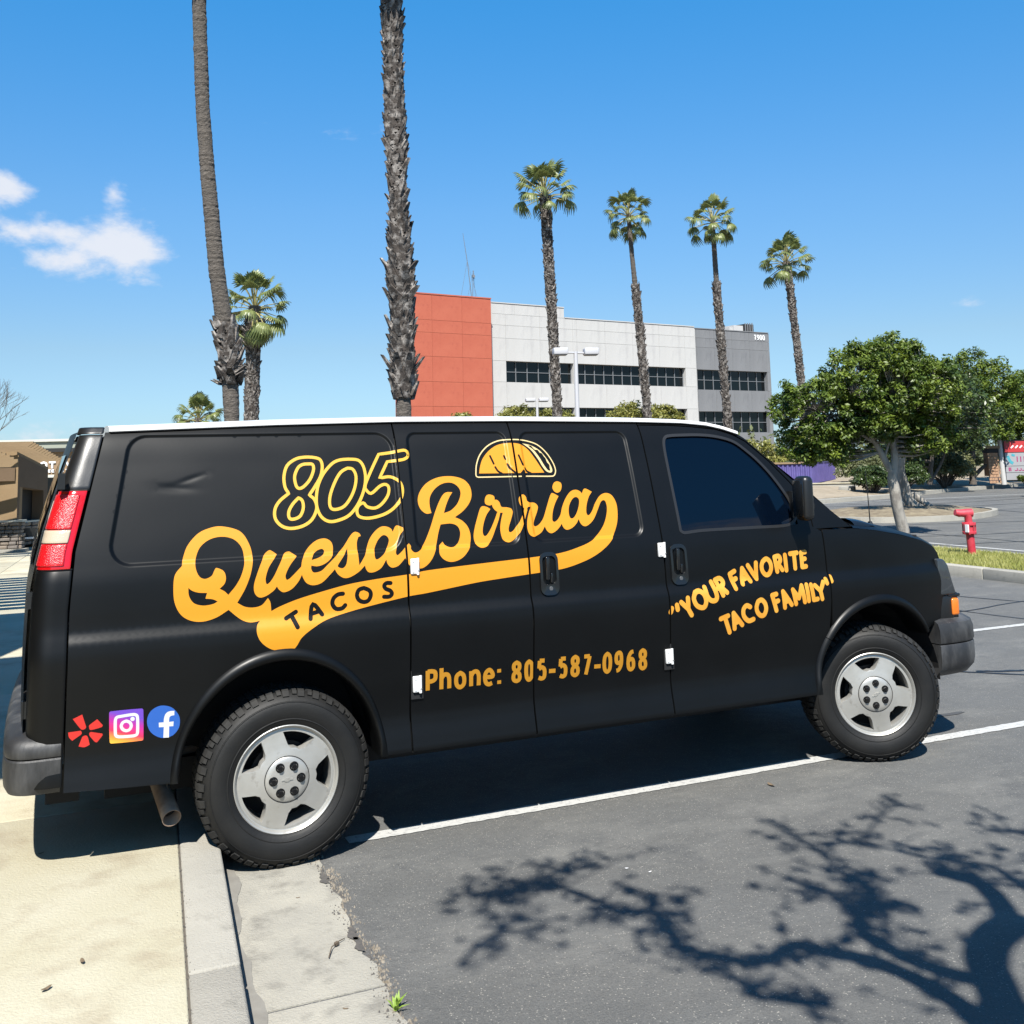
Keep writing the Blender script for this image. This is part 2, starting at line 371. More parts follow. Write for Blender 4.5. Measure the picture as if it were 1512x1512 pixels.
# kerb line runs away from the camera, nearly square to the van
def kx(y): return -0.291 + 0.0765*(y+1.0)            # kerb top edge, x at y
def jx(y): return kx(y) - 0.172
def gx(y): return 0.140 + 0.0385*(y+1.0)
SK = 0.13
ya, yb = -14.0, 60.0
def strip(name, xl, xr, y0, y1, z0, z1, m, parent, n=1, wob=0, bev=.012):
    mb = MB(); ys = np.linspace(y0, y1, n+1); V = []; F = []
    for y in ys:
        a, b = xl(y), xr(y)
        if wob: b += wob*math.sin(y*31)+wob*random.uniform(-1, 1)
        V += [(a, y, z0), (b, y, z0), (b, y, z1), (a, y, z1)]
    for i in range(n):
        k = i*4
        for j in range(4): F.append((k+j, k+(j+1) % 4, k+4+(j+1) % 4, k+4+j))
    F += [(3, 2, 1, 0), (n*4, n*4+1, n*4+2, n*4+3)]
    mb.add(V, F); o = mb.build(name, m, parent)
    if bev: bevel(o, bev, 2)
    return o
kerb = empty('kerb'); tag(kerb, kind='structure')
ks = [-14, -8.2, -5.2, -2.02, 1.05, 4.1, 7.2, 10.3, 14, 20, 30, 45, 60]
for i in range(len(ks)-1):
    strip('kerb_section', jx, kx, ks[i]+.004, ks[i+1]-.004, -.05, SK, M['kerbc'], kerb)
gut = empty('gutter'); tag(gut, kind='structure')
gs = [-14, -7.6, -4.9, -2.13, .9, 4.0, 7.1, 10.2, 15, 30, 60]
for i in range(len(gs)-1):
    y0, y1 = gs[i]+.008, gs[i+1]-.008
    strip('gutter_section', lambda y: kx(y)+.004, gx, y0, y1, -.05, .0045, M['gutter'], gut, n=max(2, int(min(60, (y1-y0)/.05))), wob=.010, bev=0)
# dirt line in joints
jd = strip('joint_dirt', lambda y: jx(y)-.012, lambda y: jx(y)+.003, ya, yb, 0.0, SK-.006, M['joint'], None, n=1, bev=0); tag(jd, kind='structure')
sw = empty('sidewalk'); tag(sw, kind='structure')
sy = [-14, -9.0, -6.0, -3.05, -.07, 1.45, 3.1, 4.9, 6.6, 8.4, 11.1, 13.5, 15.9, 18.5, 23, 28, 34, 42, 60]
sxw = [0, -2.55, -5.1, -7.65, -10.2]
for i in range(len(sy)-1):
    for j in range(4):
        strip('slab', lambda y, j=j: jx(y)-.005+sxw[j+1]+.004, lambda y, j=j: jx(y)-.005+sxw[j]-(.004 if j else 0), sy[i]+.004, sy[i+1]-.004, -.05, SK+random.uniform(-.001, .001), M['conc'], sw, bev=.006)
# broken edge between gutter and asphalt: grit, crumbs and patches
def crumbs(name, n, xf, y0, y1, smin, smax, m, z=0.004):
    V = []; F = []
    for _ in range(n):
        y = random.uniform(y0, y1); x = xf(y)+random.gauss(0, .016); s = random.uniform(smin, smax)*random.uniform(.4, 1)
        k = len(V); a0 = random.uniform(0, 6.28)
        for q in range(5): V.append((x+s*math.cos(a0+q*1.257)*random.uniform(.6, 1), y+s*math.sin(a0+q*1.257)*random.uniform(.6, 1), z-.004))
        V.append((x, y, z+s*random.uniform(.4, .9)))
        F += [(k+q, k+(q+1) % 5, k+5) for q in range(5)]
    return mesh(name, V, F, m)
M['grit'] = mat('brown_grit', (0.154, 0.126, 0.091), .95, col2=(0.28, 0.245, 0.196), scale=60)
M['darkgrit'] = mat('dark_grit', (.06, .058, .055), .9, col2=(.10, .09, .08), scale=60)
tag(crumbs('joint_crumbs', 900, lambda y: jx(y)-.004, -4, 2.2, .0015, .005, M['darkgrit'], SK), 'dark dirt crumbs in the joint behind the kerb', 'dirt', kind='stuff')
wav = lambda y: gx(y)+.018*math.sin(y*9)+.012*math.sin(y*23+1)
tag(crumbs('gravel', 2600, lambda y: wav(y)+.012, -4.5, 1.5, .003, .010, M['grit']), 'brown grit and crumbs along the broken edge of the asphalt', 'gravel', kind='stuff')
tag(crumbs('dark_gravel', 1500, lambda y: wav(y)-.004, -4.5, 1.5, .003, .012, M['darkgrit']), 'dark crumbs of asphalt along the gutter edge', 'gravel', kind='stuff')
V = []; F = []
for y in [-1.13, -1.70, -1.80, -2.46, -3.2]:      # tongues of asphalt lying over the gutter edge
    k = len(V); cx = gx(y)-.012
    for q in range(22):
        a = q*.2856; V.append((cx+.018*math.cos(a)*random.uniform(.5, 1.3)+.006*math.sin(3*a), y+.070*math.sin(a)*random.uniform(.75, 1.1), .0085))
    F.append(tuple(k+q for q in range(22)))
mesh('asphalt_patch', V, F, M['darkgrit'])['kind'] = 'structure'
# painted bay line (worn)
def decal_strip(name, pts, w, z, m, wobble=.0, parent=None, n=60):
    q = catmull(pts, n=8) if len(pts) > 2 else np.linspace(pts[0], pts[1], n)
    t = np.gradient(q, axis=0); t /= np.linalg.norm(t, axis=1)[:, None]; nn = np.stack([-t[:, 1], t[:, 0]], 1)
    V = []; F = []
    for i in range(len(q)):
        a = w/2+random.uniform(-wobble, wobble); b = w/2+random.uniform(-wobble, wobble)
        V += [(*(q[i]+nn[i]*a), z), (*(q[i]-nn[i]*b), z)]
        if i: k = i*2; F.append((k-2, k-1, k+1, k))
    return mesh(name, V, F, m, parent)
ln = decal_strip('bay_line', [(.33, -.715), (10.4, -.70)], .095, .004, M['paint_line'], .004, n=500); tag(ln, kind='structure')
ln = decal_strip('bay_line', [(.33, 2.02), (10.4, 2.04)], .095, .004, M['paint_line'], .004, n=300); tag(ln, kind='structure')
ln = decal_strip('bay_line', [(.33, -3.5), (10.4, -3.48)], .095, .004, M['paint_line'], .004, n=300); tag(ln, kind='structure')
ln = decal_strip('bay_line', [(19.0, 24.0), (40, 24.0)], .12, .004, M['paint_line'], .004, n=200); tag(ln, kind='structure')
ln = decal_strip('bay_line', [(14.5, 2.0), (14.7, 12.0)], .12, .004, M['paint_line'], .004, n=200); tag(ln, kind='structure')
# oil spots and a darker band along the foot of the kerb
M['oil'] = mat('oil_stain', (.060, .059, .057), .7); M['gstain'] = mat('gutter_silt', (.175, .165, .145), .9, col2=(.23, .22, .195), scale=9)
for x, y, a, b in [(4.62, -.30, .16, .03)]:
    V = [(x+a*math.cos(t_)*random.uniform(.7, 1.1), y+b*math.sin(t_)*random.uniform(.7, 1.1), .0038) for t_ in np.linspace(0, 6.0, 14)]; tag(mesh('oil_stain', V, [tuple(range(14))], M['oil']), kind='structure')
V = []; F = []; ys_ = np.linspace(-6, 4, 260)
for i, y in enumerate(ys_):
    V += [(kx(y)+.004, y, .0075), (kx(y)+.055+.016*math.sin(y*5)+.010*math.sin(y*17)+random.uniform(-.004, .004), y, .0075)]
    if i: k = i*2; F.append((k-2, k-1, k+1, k))
tag(mesh('gutter_silt', V, F, M['gstain']), kind='structure')
# sealed cracks on the drive aisle
for pts, w in [([(7.2, 3.4), (8.2, 3.0), (9.6, 3.2), (12, 3.0)], .03), ([(6.4, 5.2), (8.05, 3.9), (8.4, 2.4), (8.7, .2)], .028), ([(9.0, 5.6), (9.2, 4.0), (9.9, 2.0)], .028),
               ([(5.3, 1.2), (5.9, .55), (6.4, .1), (7.2, -.4)], .035), ([(5.9, .62), (6.1, .52), (6.35, .42)], .05),
               ([(13.6, 12.4), (17, 10.6), (23, 10.8)], .05), ([(13.8, 9.4), (17, 8.6), (21, 6.2)], .05), ([(15, 14.2), (19, 13.6), (26, 11)], .06), ([(16, 7.8), (16.4, 12), (15.8, 15)], .05),
               ([(20, 20), (25, 19.0), (33, 19.6)], .07), ([(22, 22.4), (27, 21.0), (38, 22.4)], .07), ([(24, 15), (25, 19), (24.4, 23)], .07), ([(17, 18.8), (22, 18.0), (30, 15.4)], .06), ([(26, 24.2), (31, 22.6), (40, 25)], .07)]:
    tag(decal_strip('sealed_crack', pts, w, .0042, M['tar'], w*.2), kind='structure')
# grass median with kerb on both sides
M['turf'] = mat('turf_soil', (0.128, 0.136, 0.04), .95, col2=(0.176, 0.168, 0.064), scale=6)
med = MB().prism([(11.02, 12.0), (11.02, -20), (12.85, -20), (12.85, 12.0), (12.4, 12.7), (11.5, 12.7)][::-1], 0, .135).build('median_soil', M['turf']); tag(med, kind='structure')
mk = empty('median_kerb'); tag(mk, kind='structure')
for i, (y0, y1) in enumerate([(-20, -12), (-12, -6), (-6, -1), (-1, 2.2), (2.2, 5.0), (5.0, 8.2), (8.2, 12)]):
    strip('kerb_section', lambda y: 10.84, lambda y: 11.02, y0+.004, y1-.004, -.05, .15, M['kerbc'], mk)
    strip('kerb_section', lambda y: 12.85, lambda y: 13.03, y0+.004, y1-.004, -.05, .15, M['kerbc'], mk)
mp = MB()
arc = [(11.935+1.095*math.cos(a), 12+1.0*math.sin(a)) for a in np.linspace(math.pi, 0, 13)]; arci = [(11.935+.915*math.cos(a), 12+.82*math.sin(a)) for a in np.linspace(0, math.pi, 13)]
v2, f2 = cdt([np.array(arc+arci)]); 
slab2d('kerb_section', [np.array(arc+arci)], [], -.05, .15, M['kerbc'], mk)
def grass(name, n, fn, h, m, w=.006):
    V = np.zeros((n*3, 3)); 
    for i in range(n):
        x, y, z = fn(); a = random.uniform(0, 6.28); hh = h*random.uniform(.5, 1.2); l = random.uniform(0, .7)*hh; b = random.uniform(0, 6.28); ww = w*random.uniform(.7, 1.4)
        V[i*3] = (x-ww*math.cos(a), y-ww*math.sin(a), z); V[i*3+1] = (x+ww*math.cos(a), y+ww*math.sin(a), z); V[i*3+2] = (x+l*math.cos(b), y+l*math.sin(b), z+hh)
    me = bpy.data.meshes.new(name); me.vertices.add(n*3); me.vertices.foreach_set('co', V.ravel()); me.loops.add(n*3)
    me.loops.foreach_set('vertex_index', np.arange(n*3)); me.polygons.add(n); me.polygons.foreach_set('loop_start', np.arange(0, n*3, 3)); me.update(); me.materials.append(m)
    return link(bpy.data.objects.new(name, me))
def leafmat(name, c1, c2, sc=1.2, trans=.25, rough=.45, c3=None):
    c1, c2 = [tuple(v*ALB for v in c) for c in (c1, c2)]
    m = bpy.data.materials.new(name); m.use_nodes = True; t = m.node_tree; bs = t.nodes['Principled BSDF']
    tcn = t.nodes.new('ShaderNodeTexCoord'); n = t.nodes.new('ShaderNodeTexNoise'); n.inputs['Scale'].default_value = sc; n.inputs['Detail'].default_value = 6; n.inputs['Roughness'].default_value = .7
    t.links.new(tcn.outputs['Object'], n.inputs['Vector']); q = t.nodes.new('ShaderNodeMapRange'); t.links.new(n.outputs[0], q.inputs[0]); q.inputs[1].default_value = .38; q.inputs[2].default_value = .64
    x = t.nodes.new('ShaderNodeMix'); x.data_type = 'RGBA'; t.links.new(q.outputs[0], x.inputs[0]); x.inputs[6].default_value = (*c1, 1); x.inputs[7].default_value = (*c2, 1)
    t.links.new(x.outputs[2], bs.inputs['Base Color']); bs.inputs['Roughness'].default_value = rough
    tr = t.nodes.new('ShaderNodeBsdfTranslucent'); t.links.new(x.outputs[2], tr.inputs[0]); ms = t.nodes.new('ShaderNodeMixShader'); ms.inputs[0].default_value = trans
    t.links.new(bs.outputs[0], ms.inputs[1]); t.links.new(tr.outputs[0], ms.inputs[2]); t.links.new(ms.outputs[0], t.nodes['Material Output'].inputs['Surface'])
    return m
M['grass'] = leafmat('lawn_grass', (.30, .32, .065), (.56, .53, .19), 2.5, .35, .6)
tag(grass('grass', 42000, lambda: (random.uniform(11.03, 12.84), random.uniform(2.0, 11.9)**1.0, .13), .065, M['grass'], .007), 'short yellow-green grass on the median', 'grass', kind='stuff')
# far edge of the car park: kerb and sandy bank
far = [(20.5, 22.6), (23.6, 23.9), (29.3, 25.6), (34.3, 28.0), (41.8, 30.4), (60, 35.5), (120, 52)]
fc = empty('far_kerb'); tag(fc, kind='structure')
for i in range(len(far)-1):
    a = np.array(far[i]); b = np.array(far[i+1]); d = (b-a)/np.linalg.norm(b-a); n_ = np.array([-d[1], d[0]])
    MB().prism([tuple(a+d*.01), tuple(b-d*.01), tuple(b-d*.01+n_*.35), tuple(a+d*.01+n_*.35)], -.05, .15).build('kerb_section', M['kerbc'], fc)
bank = MB(); bp = []
def bz(d): return np.interp(d, [0, 1.5, 4, 8, 14, 40, 400], [.12, .22, .42, .50, .50, .45, .30])
nx = 40
P2 = catmull([(-6, 22), (8, 22.2)]+far[:5]+[(60, 35.5), (120, 52), (400, 130)], n=8)
offs = [.35, 1.5, 4, 8, 14, 40, 400]
tt = np.gradient(P2, axis=0); tt /= np.linalg.norm(tt, axis=1)[:, None]; n2 = np.stack([-tt[:, 1], tt[:, 0]], 1)
V = []; F = []
for i in range(len(P2)):
    for o_ in offs:
        q = P2[i]+n2[i]*o_; k = 1.0 if P2[i][0] > 18 else 0.06
        V.append((q[0], q[1], float(bz(o_)) * k + .02*random.random()))
for i in range(len(P2)-1):
    for j in range(len(offs)-1):
        k = i*len(offs)+j; F.append((k, k+len(offs), k+len(offs)+1, k+1))
tag(mesh('dirt_bank', V, F, M['dirt']), kind='structure')
# ================================================================== BUILDINGS
M['redst'] = mat('terracotta_stucco', (0.39, 0.08625, 0.0465), .85, col2=(0.435, 0.1087, 0.06), scale=.5, bump=.003, bscale=20, col3=(0.345, 0.075, 0.0435), scale3=3)
M['whitest'] = mat('off_white_concrete', (0.444, 0.4366, 0.4218), .85, col2=(0.4884, 0.481, 0.4662), scale=.4, bump=.003, bscale=20, col3=(0.3996, 0.3922, 0.3848), scale3=1.5, stretch=(1, 1, .3))
M['greyst'] = mat('grey_concrete', (0.152, 0.1558, 0.1634), .85, col2=(0.19, 0.1938, 0.2014), scale=.5, bump=.003, bscale=20, col3=(0.1292, 0.133, 0.1406), scale3=2, stretch=(1, 1, .3))
M['wallback'] = mat('joint_shadow', (.26, .24, .22), .9)
M['pane'] = mat('dark_window_glass', (.003, .005, .006), .04, spec=.35)
M['mull'] = mat('grey_mullion', (.16, .17, .18), .5)
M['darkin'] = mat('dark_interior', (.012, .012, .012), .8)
A_OFF = math.atan2(.1633, .9866)
bld = thing('office_building', 'white, red and grey three-storey office building marked 1900 behind the palms', 'building', (31.54, 72.83, 0), A_OFF)
_cache = {}
def piece(name, size, loc, m, parent, bev=0):
    key = (name, tuple(round(s, 3) for s in size), m.name)
    if key not in _cache:
        o = MB().box((0, 0, 0), size).build(name, m, None, rec=False)
        if bev: bevel(o, bev, 1, smooth=False)
        _cache[key] = o.data; bpy.data.objects.remove(o)
    o = bpy.data.objects.new(name, _cache[key]); o.location = loc; return link(o, parent)
def panels(xs, zs, y, m, parent, skip=(), th=.50, gap=.018):
    for i in range(len(xs)-1):
        for j in range(len(zs)-1):
            x0, x1, z0, z1 = xs[i], xs[i+1], zs[j], zs[j+1]; cx, cz = (x0+x1)/2, (z0+z1)/2
            if any(a <= cx <= b and c <= cz <= d for a, b, c, d in skip): continue
            piece('wall_panel', (x1-x0-gap, th, z1-z0-gap), (cx, y+th/2, cz), m, parent)
def window(x0, x1, z0, z1, y, n, parent, rows=2):
    w = empty('window', ((x0+x1)/2, y, (z0+z1)/2), parent=parent); W_, H_ = x1-x0, z1-z0
    fr = MB(); dx = W_/n
    for i in range(n+1): fr.box((-W_/2+i*dx, .40, 0), (.06, .08, H_))
    for k in range(rows+1): fr.box((0, .405, -H_/2+k*H_/rows), (W_, .07, .055))
    fr.build('window_frame', M['mull'], w)
    for i in range(n):
        for k in range(rows): piece('pane', (dx-.05, .02, H_/rows-.05), (-W_/2+(i+.5)*dx, .45+random.uniform(-.004, .004), -H_/2+(k+.5)*H_/rows), M['pane'], w)
    return w
zr = [0, 2.3, 4.25, 6.2, 8.15, 10.15, 12.05, 13.05, 15.1]
MB().box((-4.87, -.55, 7.5), (7.85, 1.3, 15.0)).build('wall', M['wallback'], bld)
panels([-8.85, -6.38, -3.62, -.88], zr, -1.38, M['redst'], bld)
for z0, z1 in zip(zr, zr[1:]):
    for y0, y1 in ((-1.15, .1),):
        piece('side_panel', (.14, y1-y0-.03, z1-z0-.035), (-8.86, (y0+y1)/2, (z0+z1)/2), M['redst'], bld)
piece('coping', (8.1, 1.6, .10), (-4.87, -.62, 15.14), M['redst'], bld)
sr = piece('side_return', (.16, 1.34, 15.05), (-.92, -.68, 7.53), M['redst'], bld)
MB().box((11.5, 6.55, 7.0), (22.9, 12, 14.0)).build('wall', M['wallback'], bld)
MB().box((3.8, 6.3, 14.0), (7.5, 12, 1.9)).build('wall', M['wallback'], bld)
zw = [0, 2.3, 4.35, 6.3, 8.4, 10.18, 12.1, 13.2, 14.15]
wins_ = [(1.42, 8.4, 8.4, 10.18, 6), (8.87, 21.55, 8.4, 10.18, 12), (1.38, 8.4, 4.35, 6.3, 6), (8.87, 21.6, 4.35, 6.3, 12), (1.38, 8.4, .3, 2.3, 6), (8.87, 21.6, .3, 2.3, 12)]
xw = [.08, 1.40, 4.9, 8.42, 8.85, 12.0, 15.2, 18.4, 21.58, 22.9]
sk = [(1.40, 8.42, 8.4, 10.18), (8.85, 21.58, 8.4, 10.18), (1.4, 8.42, 4.35, 6.3), (8.85, 21.58, 4.35, 6.3), (1.4, 8.42, 0, 2.3), (8.85, 21.58, 0, 2.3)]
panels(xw, zw, 0, M['whitest'], bld, sk); piece('wall_panel', (1.2, .22, 15.0), (-.52, .11, 7.5), M['whitest'], bld)
panels([.08, 2.35, 4.9, 7.55], [14.15, 15.05], 0, M['whitest'], bld)
for x0, x1, z0, z1, n in wins_: window(x0, x1, z0, z1, 0, n, bld)
MB().box((28.2, 8.9, 6.9), (10.4, 15.9, 13.8)).build('wall', M['wallback'], bld)
zg = [0, 1.9, 4.05, 6.1, 8.2, 10.13, 12.3, 13.2, 14.08]
panels([23.0, 23.44, 25.8, 28.2, 30.6, 33.0, 33.4], zg, .40, M['greyst'], bld, [(23.44, 33.0, 8.2, 10.13), (23.44, 33.0, 4.05, 6.1), (23.44, 33, 0, 1.9)])
for z0, z1 in ((8.2, 10.13), (4.05, 6.1), (.1, 1.9)): window(23.46, 33.0, z0, z1, .40, 8, bld)
for z0, z1 in zip(zg, zg[1:]):
    for y0, y1 in ((.42, 5), (5, 9), (9, 13), (13, 16.5)): piece('side_panel', (.14, y1-y0-.03, z1-z0-.035), (33.45, (y0+y1)/2, (z0+z1)/2), M['greyst'], bld)
piece('coping', (15.3, .4, .08), (15.25, .15, 14.2), M['whitest'], bld); piece('coping', (7.5, .4, .08), (3.8, .15, 15.10), M['whitest'], bld); piece('coping', (10.4, .4, .08), (28.2, .55, 14.13), M['greyst'], bld)
piece('side_return', (.10, .5, 14.0), (22.93, .25, 7.0), M['whitest'], bld); piece('side_return', (.10, .4, .95), (7.56, .3, 14.6), M['whitest'], bld)
# numerals on the grey block
NUM = {'1': [[(.25, .78), (.5, .95), (.5, 0)]], '9': [[(.15, .05), (.55, .12), (.85, .5), (.85, .75), (.5, .95), (.15, .75), (.2, .5), (.5, .42), (.82, .55)]], '0': [[(.5, .95), (.85, .75), (.88, .5), (.85, .2), (.5, .03), (.15, .2), (.12, .5), (.15, .75), (.5, .95)]],
       'O': [[(.5, .97), (.88, .78), (.95, .5), (.88, .2), (.5, .03), (.12, .2), (.05, .5), (.12, .78), (.5, .97)]], 'T': [[(0, .95), (1, .95)], [(.5, .95), (.5, 0)]], 'I': [[(.5, .95), (.5, 0)]], 'M': [[(0, 0), (.1, .95)], [(.1, .95), (.5, .2)], [(.5, .2), (.9, .95)], [(.9, .95), (1, 0)]],
       'V': [[(0, .95), (.5, .02)], [(.5, .02), (1, .95)]], 'E': [[(.1, 0), (.1, .95)], [(.1, .95), (.9, .95)], [(.1, .5), (.8, .5)], [(.1, .02), (.9, .02)]], 'F': [[(.1, 0), (.1, .95)], [(.1, .95), (.9, .95)], [(.1, .5), (.8, .5)]],
       'R': [[(.1, 0), (.1, .95)], [(.1, .95), (.6, .93), (.85, .72), (.6, .5), (.1, .48)], [(.5, .48), (.95, 0)]]}
def sign_text(text, x, z, w, h, sw, y, m, parent, name='lettering', adv=1.28, th=.06):
    polys = []
    for k, ch in enumerate(text):
        if ch == ' ': continue
        for s_ in NUM[ch]: polys.append(stroke([(x+k*w*adv+p[0]*w, z+p[1]*h) for p in s_], sw, False, 4))
    return slab2d(name, polys, [], y, y-th, m, parent, 'Y')
M['signw'] = mat('white_sign_letters', (.80, .80, .80), .4)
sign_text('1900', 31.35, 13.36, .32, .50, .085, .40, M['signw'], bld, 'number_sign', 1.24)
# roof plant and aerials
hv = thing('air_handler', 'white and grey plant box on the grey end of the office roof', 'roof unit', (0, 0, 0)); hv.location = (31.54+.9866*30.5-.1633*2, 72.83+.1633*30.5+.9866*2, 14.1); hv.rotation_euler = (0, 0, A_OFF)
piece('cabinet', (1.3, 1.5, .75), (-.4, 0, .37), M['whitest'], hv); piece('cabinet', (.6, 1.2, .55), (-1.2, 0, .27), M['whitest'], hv); lv = piece('louvre_box', (1.3, 1.5, .95), (1.1, 0, .47), M['darkin'], hv)
for k in range(4): piece('louvre', (.09, .06, 1.05+k*.05), (.55+k*.32, -.8, .5), M['greyst'], hv)
an = thing('roof_aerial', 'tall thin lattice aerial leaning on guy wires over the red block', 'aerial', (30.44, 74.32, 15.35))
MB().tube([(0, 0, 0), (-.45, -.2, 3.4), (-.85, -.33, 5.75)], [.035, .03, .018], 5).build('mast', M['mull'], an); MB().tube([(.05, 0, 0), (.05, -.3, 2.6)], .03, 5).build('mast', M['mull'], an)
for a, b in (((-.45, -.2, 3.4), (.4, -.2, .3)), ((-.45, -.2, 3.4), (-.9, .3, .3)), ((.05, -.3, 2.5), (.45, .3, .3)), ((.05, -.3, 2.5), (-.4, 0, .3))): MB().tube([a, b], .012, 4).build('guy_wire', M['mull'], an)
mb = MB(); 
for k in range(5): mb.box((.05, -.28+.0*k, 1.9+.16*k), (.34-.05*k, .03, .03))
mb.box((.05, -.3, 2.1), (.2, .2, .22)); mb.build('dish_rack', M['mull'], an)

# ---- shop row on the left: stone-faced entrance block with rafter tails, shop with white letters behind
M['tan'] = mat('tan_stucco', (.215, .145, .075), .9, col2=(.24, .165, .088), scale=3, bump=.004, bscale=60)  # tone lowered to hold the shade over the entrance front
M['brown'] = mat('shaded_tan_stucco', (.115, .075, .042), .9, col2=(.13, .086, .05), scale=3, bump=.004, bscale=60)  # the same tan stucco on its shaded side, shade put into the colour
M['brown2'] = mat('clay_stucco', (0.252, 0.168, 0.098), .9, bump=.004, bscale=60)
M['stone'] = mat('ledge_stone', (0.168, 0.133, 0.105), .9, col2=(0.252, 0.21, 0.168), scale=5, bump=.02, bscale=16)
M['stone2'] = mat('grey_ledge_stone', (0.119, 0.098, 0.0875), .9, col2=(0.189, 0.168, 0.147), scale=5, bump=.02, bscale=16)
M['cream_b'] = mat('cream_cornice', (0.495, 0.495, 0.435), .8); M['green_b'] = mat('sage_fascia', (0.27, 0.285, 0.2325), .8)
ent = thing('entrance_block', 'tan entrance block with rafter tails and a stone base, left of the van', 'building', (0, 0, 0))
A_, B_ = np.array([-1.86, 18.60]), np.array([-1.30, 20.30])
def quad_wall(name, a, b, za0, za1, zb0, zb1, th, m, parent):
    a = np.array(a); b = np.array(b); d = (b-a)/np.linalg.norm(b-a); n_ = np.array([-d[1], d[0]])*th
    V = [(*a, za0), (*b, zb0), (*b, zb1), (*a, za1), (*(a+n_), za0), (*(b+n_), zb0), (*(b+n_), zb1), (*(a+n_), za1)]
    mb = MB().add(V, [(0, 1, 2, 3), (7, 6, 5, 4), (0, 4, 5, 1), (3, 2, 6, 7), (1, 5, 6, 2), (0, 3, 7, 4)]); return mb.build(name, m, parent)
lerp = lambda t: A_+(B_-A_)*t
quad_wall('wall', A_, B_, 1.50, 2.16, 1.36, 1.84, .25, M['brown'], ent)                        # lintel
quad_wall('wall', A_, lerp(.07), .13, 1.50, .13, 1.49, .25, M['brown'], ent); quad_wall('wall', lerp(.86), B_, .13, 1.38, .13, 1.36, .25, M['brown'], ent)
quad_wall('wall', A_-.03, B_-.0, 2.16, 2.24, 1.84, 1.90, .5, M['tan'], ent)
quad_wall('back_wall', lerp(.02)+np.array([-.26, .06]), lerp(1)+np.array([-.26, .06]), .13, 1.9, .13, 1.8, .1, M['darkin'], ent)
quad_wall('wall', (-3.4, 19.05), A_, .13, 2.16, .13, 2.16, .3, M['tan'], ent)
quad_wall('wall', (-3.4, 18.9), (-1.92, 18.57), 1.62, 1.90, 1.62, 1.90, .1, M['brown'], ent)
MB().box((-3.0, 20.4, 2.12), (2.2, 3.2, .10)).build('roof', M['tan'], ent)
def stones(a, b, z0, z1, nrow, parent, m1, m2, out_=.05):
    a = np.array(a); b = np.array(b); Ln = np.linalg.norm(b-a); d = (b-a)/Ln; ang = math.atan2(d[1], d[0]); n_ = np.array([d[1], -d[0]]); h = (z1-z0)/nrow
    for r in range(nrow):
        x = -random.uniform(0, .1)
        while x < Ln-.02:
            w = random.uniform(.13, .30); x0 = max(0, x); x1 = min(Ln, x+w)
            if x1-x0 > .03:
                o = MB().box((0, 0, 0), (x1-x0-.012, .10, h-.012), 0).build('stone', random.choice((m1, m1, m2)), parent, rec=False)
                c = a+d*(x0+x1)/2+n_*(random.uniform(0, out_)-.03); o.location = (c[0], c[1], z0+h*(r+.5)); o.rotation_euler = (0, 0, ang+random.uniform(-.03, .03)); bevel(o, .012, 1, smooth=False)
            x += w
stones((-3.3, 18.98), (-1.80, 18.50), .20, .76, 7, ent, M['stone'], M['stone2']); stones((-1.80, 18.50), (-1.74, 18.72), .20, .76, 7, ent, M['stone'], M['stone2'])
quad_wall('stone_cap', (-3.3, 18.93), (-1.74, 18.43), .76, .80, .76, .80, .25, M['cream_b'], ent); quad_wall('plinth', (-3.3, 18.88), (-1.70, 18.36), .12, .20, .12, .20, .3, M['kerbc'], ent)
stones(lerp(.25)+np.array([-.35, .05]), lerp(.98)+np.array([.0, -.02]), .20, .70, 6, ent, M['stone2'], M['stone'])
quad_wall('stone_cap', lerp(.25)+np.array([-.33, .0]), lerp(1.0)+np.array([.02, -.06]), .70, .735, .69, .725, .2, M['cream_b'], ent)
raft = [(-1.52, 16.36, 2.39), (-1.5, 17.34, 2.39), (-1.47, 18.32, 2.38), (-1.44, 19.3, 2.37), (-1.41, 20.28, 2.36), (-1.37, 21.25, 2.34), (-1.33, 22.22, 2.33), (-1.28, 23.19, 2.31), (-1.23, 24.16, 2.28), (-1.18, 25.13, 2.26), (-1.12, 26.1, 2.23), (-1.06, 27.07, 2.2)]
for x, y, z in raft:
    o = MB().prism([(0, 0), (-3.2, 0), (-3.2, -.10), (-.10, -.10), (0, -.03)], -.045, .045, 'Y').build('rafter', M['tan'], ent); o.location = (x, y, z); o.rotation_euler = (0, 0, -.12)
for x, y, z in [(-1.77, 15.97, 2.05), (-1.86, 16.44, 2.1), (-1.95, 16.91, 2.14), (-2.05, 17.39, 2.19), (-2.15, 17.87, 2.22)]:
    o = MB().prism([(0, 0), (-2.0, 0), (-2.0, -.15), (-.12, -.15), (0, -.05)], -.05, .05, 'Y').build('rafter', M['tan'], ent); o.location = (x, y, z); o.rotation_euler = (0, 0, -.1)
MB().box((-4.2, 21.5, 2.22), (1.2, 12.5, .12)).build('beam', M['tan'], ent); MB().box((-2.9, 17.0, 2.0), (.18, 3.2, .16)).build('beam', M['tan'], ent)
MB().box((-4.0, 24, 1.1), (.6, 7, 2.2)).build('wall', M['brown'], ent)
for x, y, z, w, h in ((-1.75, 19.6, .95, .07, .05),):
    pass
